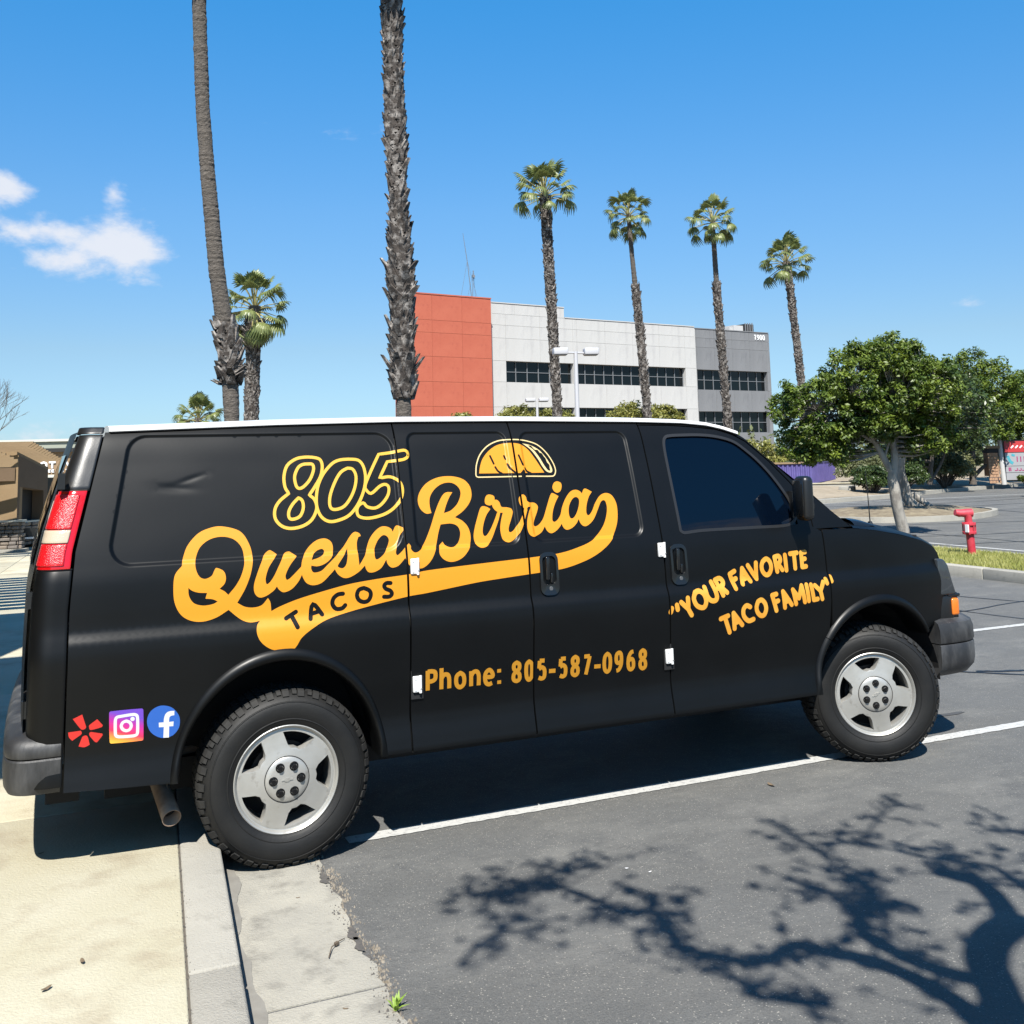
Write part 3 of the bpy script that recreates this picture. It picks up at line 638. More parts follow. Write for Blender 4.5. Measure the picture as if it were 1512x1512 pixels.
# cafe chairs in the opening
ch = thing('stacked_seat', 'dark metal seat with a pale tag in the shaded stone opening', 'chair', (-1.62, 19.05, .13))
mb = MB(); mb.box((0, 0, .22), (.26, .22, .02)); mb.build('seat', M['blackp'], ch)
for sx_ in (-.12, .12):
    for sy_ in (-.1, .1): MB().tube([(sx_, sy_, 0), (sx_, sy_, .22)], .010, 6).build('leg', M['blackp'], ch)
mb = MB(); mb.box((0, .1, .36), (.26, .015, .20)); mb.build('backrest', M['blackp'], ch); MB().box((0, -.112, .26), (.17, .006, .04)).build('tag_plate', M['signw'], ch)
shop = thing('shop_building', 'clay coloured shop with white lettering and a cream cornice behind the entrance block', 'building', (-3.01, 60.8, 0), math.atan2(59.07-60.8, 1.0+3.01))
MB().box((0, 4, 1.55), (13, 8, 3.1)).build('wall', M['brown2'], shop); MB().box((0, 3.9, 3.62), (13.4, 8.6, .14)).build('cornice', M['cream_b'], shop); MB().box((0, 3.95, 3.35), (13.2, 8.4, .42)).build('fascia', M['green_b'], shop)
MB().box((0, -.15, 3.05), (13, .3, .22)).build('soffit', M['darkin'], shop); MB().box((1.4, -.04, 1.55), (7, .10, .16)).build('lower_fascia', M['cream_b'], shop)
MB().box((1.6, -.1, .75), (7, .1, 1.3)).build('shop_window', M['pane'], shop)
sign_text('MOTIV', .34, 2.00, .385, .37, .105, -.02, M['signw'], shop, 'shop_sign', 1.32); sign_text('FREE FIT', .92, 1.78, .155, .15, .048, -.02, M['signw'], shop, 'shop_sign', 1.30)
# overhead canopies added out of frame on the left, shaped to shade the sidewalk
can = thing('shade_canopy', 'unseen flat canopy and slatted pergola added to shade the sidewalk', 'canopy', (0, 0, 0))
MB().prism([(-9.6, -2.05), (-2.1, -2.05), (-2.1, 1.92), (-9.6, 1.92)], 3.95, 4.15).build('roof', M['tan'], can)
MB().prism([(-9.6, 2.05), (-2.75, 2.05), (-2.1, 3.9), (-2.1, 5.15), (-9.6, 5.15)], 3.95, 4.15).build('roof', M['tan'], can)
for k in range(12): MB().box((-5.3, 5.75+k*.36, 4.05), (6.2, .11, .22)).build('rafter', M['tan'], can)
MB().box((-4.6, 8.3, 3.85), (.16, 4.6, .2)).build('beam', M['tan'], can)
for x, y in ((-4.6, 6.3), (-4.6, 10.3), (-5.6, -2.0), (-5.6, 1.1), (-5.6, 4.4)): MB().box((x, y, 1.99), (.25, .25, 3.72)).build('post', M['tan'], can)
row = thing('shop_row', 'long tan shop building along the sidewalk', 'building', (0, 0, 0)); MB().box((-12.6, 4, 2.3), (6, 30, 4.5)).build('wall', M['tan'], row)
MB().box((-9.58, 1.0, 1.4), (.06, 5, 2.4)).build('shop_window', M['pane'], row); MB().box((-9.58, 9.0, 1.4), (.06, 5, 2.4)).build('shop_window', M['pane'], row)

# ---- right: purple container, low block wall, sign
M['purple'] = mat('purple_painted_steel', (.10, .08, .26), .6, col2=(.075, .06, .21), scale=3)
cont = thing('container', 'purple corrugated storage container behind the sandy bank', 'container', (27.83, 31.13, .46), math.atan2(30.58-31.13, 29.08-27.83))
def corr(u, v, L_): x = u*L_; return (x, -.05*(1 if (x/.22) % 1 < .5 else 0), v)
V = []; F = []; n = 0
def corrugated(x0, x1, z0, z1, p=.20, d=.05):
    mb = MB(); x = x0; V = []; 
    while x < x1:
        for xx, yy in ((x, 0), (x+p*.2, -d), (x+p*.5, -d), (x+p*.7, 0)): V += [(xx, yy, z0), (xx, yy, z1)]
        x += p
    F = [(i*2, i*2+2, i*2+3, i*2+1) for i in range(len(V)//2-1)]; return mb.add(V, F)
corrugated(-2.5, 1.45, .05, .92).build('corrugated_wall', M['purple'], cont); MB().box((-.5, .9, .46), (4, 1.7, .86)).build('body', M['purple'], cont)
MB().box((-.5, .85, .95), (4.05, 1.9, .06)).build('roof', M['tan'], cont); MB().box((-.5, .0, .02), (4, .12, .06)).build('rail', M['purple'], cont)
cont2 = thing('fence', 'purple corrugated fence receding beside the container', 'fence', (29.08, 30.58, .50), math.atan2(35.79-30.58, 34.87-29.08))
corrugated(0, 7.8, 0, .90).build('fence_sheet', M['purple'], cont2); MB().box((3.9, -.02, .90), (7.8, .08, .05)).build('rail', M['purple'], cont2)
for k in range(5): MB().box((k*1.93, -.03, .45), (.07, .09, .92)).build('post', M['purple'], cont2)
bw = thing('retaining_wall', 'low pale block wall on the sandy bank in front of the container', 'wall', (0, 0, 0))
quad_wall('wall', (26.0, 30.9), (30.4, 29.15), .30, .52, .25, .50, .25, M['kerbc'], bw); quad_wall('coping', (25.98, 30.86), (30.45, 29.08), .52, .56, .50, .54, .32, M['conc'], bw)
bk = thing('concrete_block', 'square pale concrete block at the end of the low wall', 'block', (28.5, 27.66, .1)); o = MB().box((0, 0, .17), (.55, .5, .36), .4).build('block', M['kerbc'], bk); bevel(o, .03, 2)
M['sblue'] = mat('blue_print', (.05, .30, .36), .5); M['spurple'] = mat('maroon_print', (.30, .03, .12), .5); M['signp'] = mat('sign_panel_white', (.30, .30, .31), .5); M['sred'] = mat('red_sign_panel', (.42, .03, .032), .5); M['brick'] = mat('ledge_brick', (0.288, 0.152, 0.088), .9, col2=(0.384, 0.24, 0.144), scale=7, bump=.02, bscale=14)  # sign panel colours dimmed to carry the shade of the trees
sg = thing('monument_sign', 'shopping centre sign with red and white panels beside a stone pillar, right edge', 'sign', (38.6, 28.6, .30), math.atan2(27.83-28.52, 40.2-38.6))
MB().box((1.15, .12, .98), (2.5, .22, 1.86)).build('cabinet', M['blackp'], sg)
for z0, z1, m_, nm in ((1.36, 1.86, 'sred', 'red_panel'), (.74, 1.33, 'signp', 'white_panel'), (.44, .72, 'signp', 'white_panel'), (.10, .42, 'signp', 'white_panel')): MB().box((1.15, -.01, (z0+z1)/2), (2.3, .04, z1-z0)).build(nm, M[m_], sg)
pol = lambda pts, w: stroke(pts, w, False, 3)
slab2d('panel_print', [pol([(.12, 1.2), (.22, .95), (.35, .85)], .13), pol([(.30, 1.25), (.45, 1.2)], .10)], [], -.03, -.036, M['sblue'], sg, 'Y')
slab2d('panel_print', [pol([(.55+k*.16, .92), (.55+k*.16, 1.16)], .05) for k in range(6)]+[pol([(.15, .5), (.15, .67)], .06), pol([(.22, .5), (.22, .67)], .05)]+[pol([(.4+k*.17, .53), (.52+k*.17, .53), (.52+k*.17, .63)], .04) for k in range(6)], [], -.03, -.036, M['spurple'], sg, 'Y')
slab2d('panel_print', [pol([(.3+k*.2, 1.55), (.42+k*.2, 1.66)], .06) for k in range(5)], [], -.03, -.036, M['signw'], sg, 'Y')
pl = thing('sign_pillar', 'reddish stone pillar with a dark cap left of the shopping centre sign', 'pillar', (38.1, 28.95, .25), -.4)
MB().box((0, 0, 1.0), (.46, .46, 1.3)).build('core', M['brick'], pl); MB().box((0, 0, 1.66), (.62, .62, .12)).build('cap', M['brown2'], pl); MB().box((0, -.0, 1.5), (.5, .5, .2)).build('band', M['darkin'], pl)
for r in range(9):
    x = -.24
    while x < .22:
        w = random.uniform(.10, .2); piece('stone', (round(min(w, .24-x)-.01, 2) or .05, .05, .115), (x+w/2, -.245+random.uniform(0, .02), .08+r*.135), M['brick'], pl); x += w
po = thing('sign_post', 'tall pale round post between the stone pillar and the sign', 'post', (38.45, 28.62, .2)); MB().tube([(0, 0, 0), (-.1, 0, 2.2)], [.12, .09], 12).build('shaft', M['whitest'], po, True); MB().tube([(-.1, 0, 2.2), (-.1, 0, 2.26)], .13, 12).build('cap', M['whitest'], po)
# ================================================================== THE VAN
# outlines of the lettering on the side, in millimetres (along the van, up); third number = corner
OUT={
'Q':[[(-291,1526),(-213,1502),(-175,1450),(-159,1386),(-169,1316),(-196,1247),(-231,1189,1),(-197,1169),(-158,1163),(-122,1171),(-95,1200,1),(-84,1180),(-80,1142),(-74,1128,1),(-127,1103,1),(-175,1099),(-217,1116),(-269,1161,1),(-322,1132),(-380,1119),(-433,1128),(-475,1158),(-500,1211),(-505,1276),(-498,1328),(-469,1363,1),(-463,1395),(-443,1448),(-399,1497),(-348,1520)],[(-290,1480),(-238,1465),(-204,1424),(-197,1364),(-211,1310),(-236,1265),(-270,1226,1),(-287,1243),(-308,1255,1),(-286,1276),(-280,1303),(-290,1331),(-320,1346),(-330,1335),(-342,1313),(-370,1302),(-395,1314),(-410,1350),(-409,1388),(-389,1438),(-345,1471)],[(-442,1268,1),(-426,1255),(-399,1245),(-362,1241,1),(-369,1217,1),(-338,1212),(-316,1201,1),(-338,1191),(-380,1188),(-418,1201),(-439,1233)]],
'uesa':[[(-83,1409),(-68,1404),(-48,1389,1),(-70,1361),(-91,1329),(-104,1287),(-100,1262),(-85,1269),(-65,1296),(-39,1345),(-14,1391),(6,1399),(20,1392),(41,1376,1),(8,1337),(-13,1296),(-9,1275),(6,1280),(31,1302),(60,1329,1),(68,1363),(97,1410),(139,1442),(180,1449),(208,1433),(216,1403),(206,1364),(174,1337),(137,1326),(107,1331,1),(106,1315),(118,1299),(152,1304),(183,1329),(227,1368),(265,1405),(306,1458),(327,1472),(348,1465),(355,1452,1),(342,1447,1),(333,1422),(332,1382),(335,1318,1),(367,1365),(393,1429),(423,1467),(456,1489),(484,1490),(507,1479),(515,1463,1),(530,1488),(544,1492),(574,1478,1),(550,1446),(531,1406),(519,1367),(526,1354),(549,1370),(573,1394),(588,1406,1),(597,1393,1),(589,1298,1),(577,1311),(563,1339,1),(528,1306),(495,1298),(475,1314),(468,1337,1),(442,1301),(409,1284),(382,1283),(368,1296),(362,1316,1),(330,1288),(288,1267),(257,1266),(230,1285),(217,1308,1),(196,1287),(154,1251),(114,1242),(84,1253),(68,1276),(62,1293,1),(45,1263),(14,1232),(-21,1220),(-42,1231),(-54,1248,1),(-69,1230),(-104,1209),(-133,1205),(-153,1224),(-157,1258),(-143,1306),(-117,1368),(-103,1394)],[(162,1402),(173,1393),(167,1377),(140,1363),(109,1355,1),(120,1379),(140,1396)],[(232,1324),(263,1366),(285,1399,1),(279,1350),(270,1322),(254,1310),(236,1315)],[(462,1449),(483,1445),(492,1424),(475,1384),(451,1356),(423,1340),(413,1353),(416,1387),(436,1426)]],
'B':[[(586,1406,1),(599,1374),(618,1361),(644,1372),(673,1408),(708,1472),(741,1545),(768,1595),(793,1630),(816,1643),(846,1642,1),(826,1617),(804,1578),(788,1541,1),(827,1553),(865,1584),(888,1627),(886,1659),(861,1684),(827,1691),(787,1682),(749,1656),(724,1621),(718,1581),(723,1544,1),(694,1543),(667,1568),(659,1607),(672,1646),(706,1685),(752,1710),(805,1722),(866,1720),(916,1703),(944,1670),(948,1625),(930,1585),(891,1547),(844,1519,1),(881,1500),(908,1467),(916,1419),(901,1369),(866,1329),(826,1310),(788,1308),(756,1324),(740,1351),(746,1385),(765,1404,1),(779,1384),(804,1375),(830,1381),(851,1403),(863,1442),(853,1474),(820,1489),(764,1487,1),(748,1447),(729,1386),(707,1338),(679,1305),(645,1286),(612,1292),(581,1311),(574,1323,1)]],
'i':[[(1001,1567),(1024,1562),(1041,1551,1),(1015,1522),(995,1483),(984,1444),(988,1422),(1003,1423),(1029,1453),(1056,1496),(1076,1533,1),(1094,1535,1),(1078,1495),(1055,1452),(1027,1402),(997,1372),(965,1365),(941,1379),(932,1415),(942,1458),(966,1516),(986,1557)]],
'idot':[[(1046,1624),(1070,1615),(1070,1594),(1058,1576),(1039,1569),(1018,1578),(1017,1598),(1028,1618)]],
'r':[[(1064,1592),(1082,1596),(1096,1583),(1104,1560),(1135,1556),(1157,1548),(1162,1530),(1148,1496),(1129,1457),(1127,1437),(1137,1432),(1156,1443),(1189,1482),(1217,1526),(1226,1550,1),(1242,1541,1),(1222,1497),(1197,1446),(1165,1407),(1131,1385),(1109,1384),(1088,1399),(1081,1431),(1083,1463),(1095,1502),(1107,1530,1),(1083,1533),(1063,1548),(1054,1568)]],
'ria':[[(1201,1593),(1212,1612),(1231,1618),(1244,1605),(1247,1585),(1263,1576),(1292,1573),(1308,1555),(1300,1529),(1281,1495),(1269,1466),(1277,1454),(1301,1464),(1329,1493),(1356,1544),(1385,1600),(1400,1619),(1417,1614),(1437,1602,1),(1412,1568),(1390,1525),(1380,1482),(1390,1472),(1411,1483),(1432,1508),(1448,1545),(1475,1588),(1509,1622),(1541,1632),(1565,1625),(1578,1611,1),(1592,1633),(1608,1635),(1639,1618,1),(1615,1592),(1593,1548),(1585,1509),(1596,1497),(1620,1518),(1648,1560),(1683,1596),(1721,1609),(1755,1596),(1774,1555),(1772,1501),(1754,1440),(1710,1371),(1650,1322),(1574,1283),(1491,1256),(1416,1239),(1342,1230,1),(1339,1309,1),(1426,1321),(1502,1339),(1566,1359),(1621,1389),(1670,1437),(1699,1486),(1713,1530),(1712,1562),(1701,1572),(1682,1563),(1657,1526),(1624,1478),(1591,1451),(1564,1442),(1544,1453),(1533,1480,1),(1517,1459),(1489,1438),(1457,1429),(1439,1439),(1430,1461,1),(1415,1444),(1388,1424),(1362,1416),(1342,1428),(1331,1452,1),(1310,1425),(1283,1410),(1258,1404),(1236,1416),(1227,1446),(1233,1489),(1250,1531),(1263,1554,1),(1245,1552),(1229,1519,1),(1218,1524,1),(1225,1549,1),(1206,1565)],[(1539,1594),(1554,1581),(1546,1546),(1524,1507),(1501,1486),(1484,1491),(1482,1522),(1493,1556),(1517,1586)]],
'idot2':[[(1443,1679),(1463,1670),(1464,1650),(1452,1628),(1432,1620),(1415,1630),(1410,1650),(1423,1672)]],
'ribbon':[[(-82,1140,1),(-42,1158),(38,1184),(146,1209),(286,1236),(428,1251),(579,1262),(670,1274),(918,1288),(1207,1302),(1346,1311,1),(1350,1231,1),(1213,1222),(1057,1211),(924,1200),(664,1168),(577,1160),(423,1136),(281,1110),(169,1083),(97,1048),(53,1016),(32,985),(16,966,1),(-37,968),(-84,977),(-127,1009),(-147,1048),(-146,1083),(-130,1104,1),(-95,1123,1)]],
'S_tacos':[[(-14,1104),(31,1129)],[(10,1115),(35,1063)],[(97,1093),(110,1158),(152,1108)],[(105,1115),(139,1123)],[(252,1194),(228,1192),(207,1176),(202,1150),(219,1128),(246,1128),(262,1141)],[(353,1213),(379,1200),(386,1179),(374,1155),(351,1149),(328,1160),(319,1183),(329,1206),(353,1213)],[(484,1227),(464,1228),(452,1217),(460,1202),(481,1192),(489,1177),(476,1165),(450,1166)]],
'S_805':[[(146,1833),(182,1823),(193,1792),(181,1740),(145,1685),(120,1653,1),(144,1630),(151,1589),(126,1540),(83,1512),(27,1502),(-17,1514),(-46,1548),(-46,1592),(-22,1630),(23,1664,1),(7,1694),(5,1745),(24,1796),(67,1826),(110,1834),(146,1833)],[(123,1801),(146,1798),(149,1772),(128,1726),(94,1692),(71,1686),(59,1703),(56,1744),(75,1784),(99,1799),(123,1801)],[(68,1642),(85,1627),(87,1592),(70,1557),(39,1544),(19,1550),(18,1579),(38,1613),(68,1642)],[(326,1820),(374,1814),(398,1782),(403,1724),(387,1662),(354,1601),(308,1552),(254,1530),(207,1526),(172,1548),(154,1589),(153,1639),(167,1700),(198,1755),(244,1801),(283,1817),(326,1820)],[(317,1776),(343,1770),(356,1736),(346,1684),(320,1633),(285,1594),(247,1581),(222,1586),(215,1612),(224,1657),(253,1718),(283,1758),(317,1776)],[(396,1675),(401,1698),(434,1760),(482,1841,1),(544,1848),(612,1859),(631,1846),(627,1825),(601,1812),(522,1803,1),(474,1723,1),(530,1728),(572,1703),(583,1661),(567,1614),(530,1574),(474,1546),(402,1533),(355,1543),(346,1571),(358,1596),(382,1606),(399,1587),(439,1580),(478,1602),(510,1642),(516,1679),(498,1692),(470,1683),(423,1650),(396,1675)]],
'P_taco_shell':[[(1006,1732,1),(1016,1766),(1037,1807),(1078,1848),(1128,1876),(1180,1886),(1226,1886),(1271,1875),(1305,1848),(1336,1801),(1359,1758),(1377,1727,1),(1275,1728)]],
'P_taco_fill':[[(1277,1884,1),(1322,1873),(1368,1847),(1400,1807),(1420,1767),(1426,1738),(1414,1726),(1390,1734),(1371,1761),(1352,1801),(1321,1848),(1294,1871)],[(1309,1870),(1325,1870),(1336,1857),(1345,1849),(1360,1847),(1370,1833),(1381,1829),(1390,1813),(1399,1800),(1403,1782),(1414,1767),(1413,1749),(1414,1737),(1401,1739),(1384,1764),(1363,1808),(1337,1847)]],
'S_taco_cut':[[(1081,1820),(1095,1780)],[(1101,1762),(1113,1741),(1134,1728)],[(1160,1819),(1165,1803)],[(1172,1776),(1183,1752),(1210,1728)],[(1240,1821),(1256,1771)],[(1268,1753),(1277,1737),(1298,1726)]],
'S_taco_line':[[(1000,1713),(988,1719),(989,1739),(999,1780),(1025,1828),(1070,1870),(1124,1895),(1176,1904),(1254,1904),(1307,1896),(1362,1876),(1406,1835),(1435,1784),(1445,1742),(1437,1717),(1420,1707),(1272,1711),(1119,1712),(1000,1713)]],
'S_phone':[[(657,715),(656,808)],[(656,803),(678,803),(694,795),(694,767),(678,757),(656,757)],[(726,714),(726,813)],[(725,761),(738,780),(757,779),(765,761),(766,714)],[(822,781),(838,769),(843,746),(839,724),(822,713),(806,724),(801,747),(805,769),(822,781)],[(879,712),(878,784)],[(878,759),(891,778),(909,778),(918,759),(918,712)],[(954,747),(990,747),(989,765),(974,780),(956,768),(951,745),(957,720),(972,711),(989,716)],[(1027,707),(1027,724)],[(1026,762),(1026,779)],[(1120,801),(1134,791),(1134,770),(1120,758),(1105,743),(1105,720),(1121,711),(1136,720),(1135,743),(1120,758),(1106,771),(1106,791),(1120,801)],[(1188,800),(1201,787),(1204,755),(1201,723),(1188,710),(1176,723),(1172,756),(1175,787),(1188,800)],[(1273,796),(1246,797)],[(1246,797),(1243,760)],[(1242,757),(1258,764),(1271,754),(1274,735),(1270,714),(1256,709),(1241,715)],[(1298,741),(1334,740)],[(1391,795),(1364,795)],[(1364,795),(1361,758)],[(1360,755),(1375,763),(1388,753),(1391,734),(1387,713),(1374,707),(1359,713)],[(1445,798),(1458,788),(1458,767),(1444,754),(1430,739),(1430,716),(1445,706),(1459,716),(1459,739),(1444,754),(1431,767),(1431,788),(1445,798)],[(1496,794),(1528,794)],[(1528,794),(1506,703)],[(1554,738),(1591,737)],[(1630,796),(1644,782),(1648,750),(1644,717),(1630,704),(1616,717),(1612,750),(1616,782),(1630,796)],[(1684,704),(1698,708),(1711,732),(1713,764),(1709,788),(1698,795),(1685,786),(1682,765),(1686,747),(1698,742),(1711,751)],[(1784,793),(1770,789),(1756,766),(1753,734),(1758,710),(1770,702),(1783,712),(1785,733),(1780,751),(1769,756),(1756,747)],[(1841,794),(1854,784),(1854,762),(1841,750),(1826,734),(1827,711),(1841,700),(1856,710),(1855,734),(1841,750),(1827,763),(1828,784),(1841,794)]],
'S_slogan':[[(2022,994),(2014,975)],[(2054,1009),(2058,986)],[(2082,1021),(2124,984)],[(2126,1040),(2124,984)],[(2124,984),(2144,951)],[(2175,1064),(2202,1071),(2229,1054),(2240,1018),(2228,988),(2204,985),(2176,1001),(2163,1034),(2175,1064)],[(2243,1087),(2249,1045),(2269,1019),(2297,1015),(2311,1034),(2303,1076),(2293,1112)],[(2321,1120),(2352,1039)],[(2321,1120),(2351,1127),(2370,1108),(2356,1087),(2327,1076)],[(2346,1082),(2379,1052)],[(2421,1145),(2441,1068)],[(2421,1145),(2452,1159)],[(2432,1110),(2457,1119)],[(2494,1088),(2505,1170)],[(2505,1171),(2550,1100)],[(2508,1113),(2535,1121)],[(2545,1184),(2594,1110)],[(2601,1195),(2594,1110)],[(2648,1199),(2673,1213),(2696,1196),(2703,1161),(2686,1131),(2662,1126),(2642,1147),(2638,1176),(2648,1199)],[(2731,1219),(2743,1139)],[(2731,1219),(2760,1223),(2770,1204),(2760,1185),(2737,1178)],[(2752,1181),(2779,1146)],[(2805,1226),(2807,1142)],[(2842,1231),(2890,1234)],[(2869,1233),(2870,1149)],[(2920,1233),(2920,1153)],[(2920,1233),(2948,1235)],[(2920,1195),(2943,1198)],[(2920,1153),(2947,1155)],[(2330,915),(2377,928)],[(2357,920),(2387,839)],[(2420,856),(2413,939)],[(2413,939),(2470,872)],[(2425,886),(2449,893)],[(2524,964),(2500,973),(2479,953),(2482,917),(2512,890),(2545,896)],[(2578,989),(2602,996),(2625,975),(2631,942),(2617,914),(2594,912),(2573,932),(2567,961),(2578,989)],[(2676,1015),(2701,931)],[(2676,1015),(2705,1020)],[(2691,977),(2715,983)],[(2760,943),(2753,1030)],[(2753,1030),(2807,955)],[(2764,972),(2790,981)],[(2838,957),(2822,1035)],[(2822,1035),(2859,987)],[(2885,1053),(2859,987)],[(2885,1053),(2900,963)],[(2920,1055),(2928,967)],[(2952,1053),(2963,970)],[(2963,970),(2991,973)],[(2979,1048),(3014,1016)],[(3041,1062),(3014,1016)],[(3014,1016),(3024,971)],[(3064,1076),(3068,1055)],[(3101,1087),(3103,1065)]],
'P_burst':[[(-900,767,1),(-864,782,1),(-847,728,1),(-852,721),(-863,719),(-872,727)],[(-805,756,1),(-783,729,1),(-787,721),(-830,714),(-836,725),(-835,735)],[(-828,706,1),(-784,694,1),(-783,686),(-804,660,1),(-812,663),(-834,692),(-834,703)],[(-856,693),(-845,693),(-839,683),(-832,654,1),(-852,646),(-875,652,1),(-862,688)],[(-916,714,1),(-868,716,1),(-864,708),(-866,700),(-900,678,1),(-913,694)]],
'P_photo_logo':[[(-753,782),(-630,780),(-623,772),(-620,651),(-626,645),(-746,648),(-754,655),(-759,775)]],
'S_photo_logo':[[(-724,756),(-665,759),(-649,753),(-645,735),(-644,687),(-647,673),(-663,669),(-716,672),(-730,679),(-733,696),(-734,739),(-731,752),(-724,756)],[(-690,735),(-676,727),(-670,712),(-676,698),(-689,694),(-703,701),(-710,716),(-704,730),(-690,735)]],
'S_photo_dot':[[(-666,741),(-665,740)]],
'P_round_logo':[[(-472,706),(-476,730),(-489,752),(-507,770),(-530,780),(-553,783),(-575,777),(-593,764),(-604,744),(-607,721),(-602,697),(-590,675),(-571,658),(-549,647),(-526,645),(-503,650),(-486,664),(-475,683)]],
'P_round_f':[[(-559,712,1),(-539,711,1),(-538,728),(-532,746),(-518,755),(-496,755,1),(-496,736,1),(-509,735),(-516,728),(-517,710,1),(-498,710,1),(-499,690,1),(-516,691,1),(-516,644,1),(-539,646,1),(-538,691,1),(-558,692,1)]],
}
PZ = np.array([0.38,0.45,0.50,0.58,0.62,0.80,1.00,1.055,1.12,1.20,1.30,1.40,1.60,1.80,1.93,2.00,2.03])
PD = np.array([0.02,-.006,0.003,0.020,0.024,0.011,0.000,0.005,0.029,0.034,0.044,0.067,0.125,0.190,0.240,0.290,.320])
def _slopes(x, y):
    h = np.diff(x); d = np.diff(y)/h; m_ = np.zeros_like(y)
    for i in range(1, len(x)-1):
        if d[i-1]*d[i] > 0:
            w1 = 2*h[i]+h[i-1]; w2 = h[i]+2*h[i-1]; m_[i] = (w1+w2)/(w1/d[i-1]+w2/d[i])
    m_[0] = d[0]; m_[-1] = d[-1]; return m_
PMS = _slopes(PZ, PD)
def prof(z):
    z = np.clip(np.asarray(z, float), PZ[0], PZ[-1]); i = np.clip(np.searchsorted(PZ, z)-1, 0, len(PZ)-2)
    h = PZ[i+1]-PZ[i]; t = (z-PZ[i])/h
    return PD[i]*(1+2*t)*(1-t)**2+PMS[i]*h*t*(1-t)**2+PD[i+1]*t*t*(3-2*t)+PMS[i+1]*h*t*t*(t-1)
BEADS = []      # (polygon, corner radius, depth)
def rquad(bl, tl, tr, br, r): return (np.array([bl, br, tr, tl], float), r)
BEADS.append(rquad((-.778, 1.379), (-.685, 1.945), (.553, 1.947), (.556, 1.379), .085))
BEADS.append(rquad((.628, 1.379), (.640, 1.945), (1.178, 1.945), (1.176, 1.379), .045))
BEADS.append(rquad((1.262, 1.379), (1.266, 1.942), (1.905, 1.940), (1.902, 1.381), .05))
def sdpoly(P, x, z):
    d = np.full(x.shape, 1e9); ins = np.ones(x.shape, bool); n = len(P)
    for i in range(n):
        a, b = P[i], P[(i+1) % n]; e = b-a; px, pz = x-a[0], z-a[1]
        t = np.clip((px*e[0]+pz*e[1])/(e@e), 0, 1); d = np.minimum(d, np.hypot(px-t*e[0], pz-t*e[1]))
        ins &= (e[0]*pz-e[1]*px) >= 0
    return np.where(ins, -d, d)
def shrink(P, r):
    n = len(P); o = []
    for i in range(n):
        a, b, c = P[i-1], P[i], P[(i+1) % n]; e1 = (b-a)/np.linalg.norm(b-a); e2 = (c-b)/np.linalg.norm(c-b)
        n1 = np.array([-e1[1], e1[0]]); n2 = np.array([-e2[1], e2[0]]); k = r/(1+n1@n2); o.append(b+(n1+n2)*k)
    return np.array(o)
BS = [(shrink(P, r), r) for P, r in BEADS]
BW, BDEP = .019, .0112
def inset(x, z):
    o = np.zeros(np.shape(x))
    for P, r in BS:
        s = np.clip((sdpoly(P, x, z)-r+BW/2)/BW, 0, 1); o = o + BDEP*(1-s*s*(3-2*s))
    # a small crease dent in the first panel and slight waviness of the sheet metal
    o = o + .0045*np.exp(-(((x+.50)*.9+(z-1.70)*-.5)/.075)**2-(((z-1.705)*.9+(x+.5)*.1-.0)/.016)**2)
    o = o + .0028*np.exp(-((x+.42)/.06)**2-((z-1.745-.3*(x+.42))/.012)**2)
    o = o + .0007*np.sin(x*7.1+z*3)*np.sin(z*9.7-x*2.2) + .0004*np.sin(x*17+2)*np.sin(z*21+x*5)
    return o
def yb(x, z):
    x = np.asarray(x, float); z = np.asarray(z, float)
    d = prof(z); f = np.clip((x-3.35)/.75, 0, 1.4); d = d+.10*f**2.2
    r = np.clip((-.75-x)/.4, 0, 1); return -1.0+d+.02*r**2
def yfull(x, z): return yb(x, z)+inset(x, z)
def spos(x, z, off=0.0, s=1, plain=False):
    fn = yb if plain else yfull
    e = 1e-3; y = fn(x, z); gx_ = (fn(x+e, z)-fn(x-e, z))/(2*e); gz_ = (fn(x, z+e)-fn(x, z-e))/(2*e)
    n = np.stack([gx_, -np.ones_like(gx_), gz_], -1); n /= np.linalg.norm(n, axis=-1)[..., None]
    p = np.stack([x, y, z], -1)+n*off
    if s < 0: p = p*[1, -1, 1]; n = n*[1, -1, 1]
    return p, n
def beadpts():
    o = []
    for P, r in BS:
        for d in np.linspace(-BW/2-.003, BW/2+.003, 8):
            rr = r+d; n = len(P)
            for i in range(n):
                a, b, c = P[i], P[(i+1) % n], P[(i+2) % n]; e = (b-a)/np.linalg.norm(b-a); nn = np.array([e[1], -e[0]])
                e2 = (c-b)/np.linalg.norm(c-b); n2_ = np.array([e2[1], -e2[0]])
                k = max(2, int(np.linalg.norm(b-a)/.022))
                for j in range(k): o.append(a+(b-a)*(j+.5)/k+nn*rr)
                a0 = math.atan2(nn[1], nn[0]); a1 = math.atan2(n2_[1], n2_[0])
                if a1 < a0: a1 += 2*math.pi
                for j in range(7): t = a0+(a1-a0)*(j+.5)/7; o.append(b+rr*np.array([math.cos(t), math.sin(t)]))
    return np.array(o)
BP = beadpts()
CR = np.array([(x, z) for z in list(np.linspace(1.03, 1.15, 9))+list(np.linspace(.56, .64, 6)) for x in np.arange(-.95, 4.1, .035)]+[(x, z) for x in np.arange(-.56, -.36, .008) for z in np.arange(1.66, 1.79, .006)])
FEAT = np.vstack([BP, CR])
def hexgrid(lo, hi, s):
    o = []; j = 0; z = lo[1]
    while z < hi[1]:
        x = lo[0]+(s/2 if j % 2 else 0)
        while x < hi[0]: o.append((x, z)); x += s
        z += s*.866; j += 1
    return np.array(o)
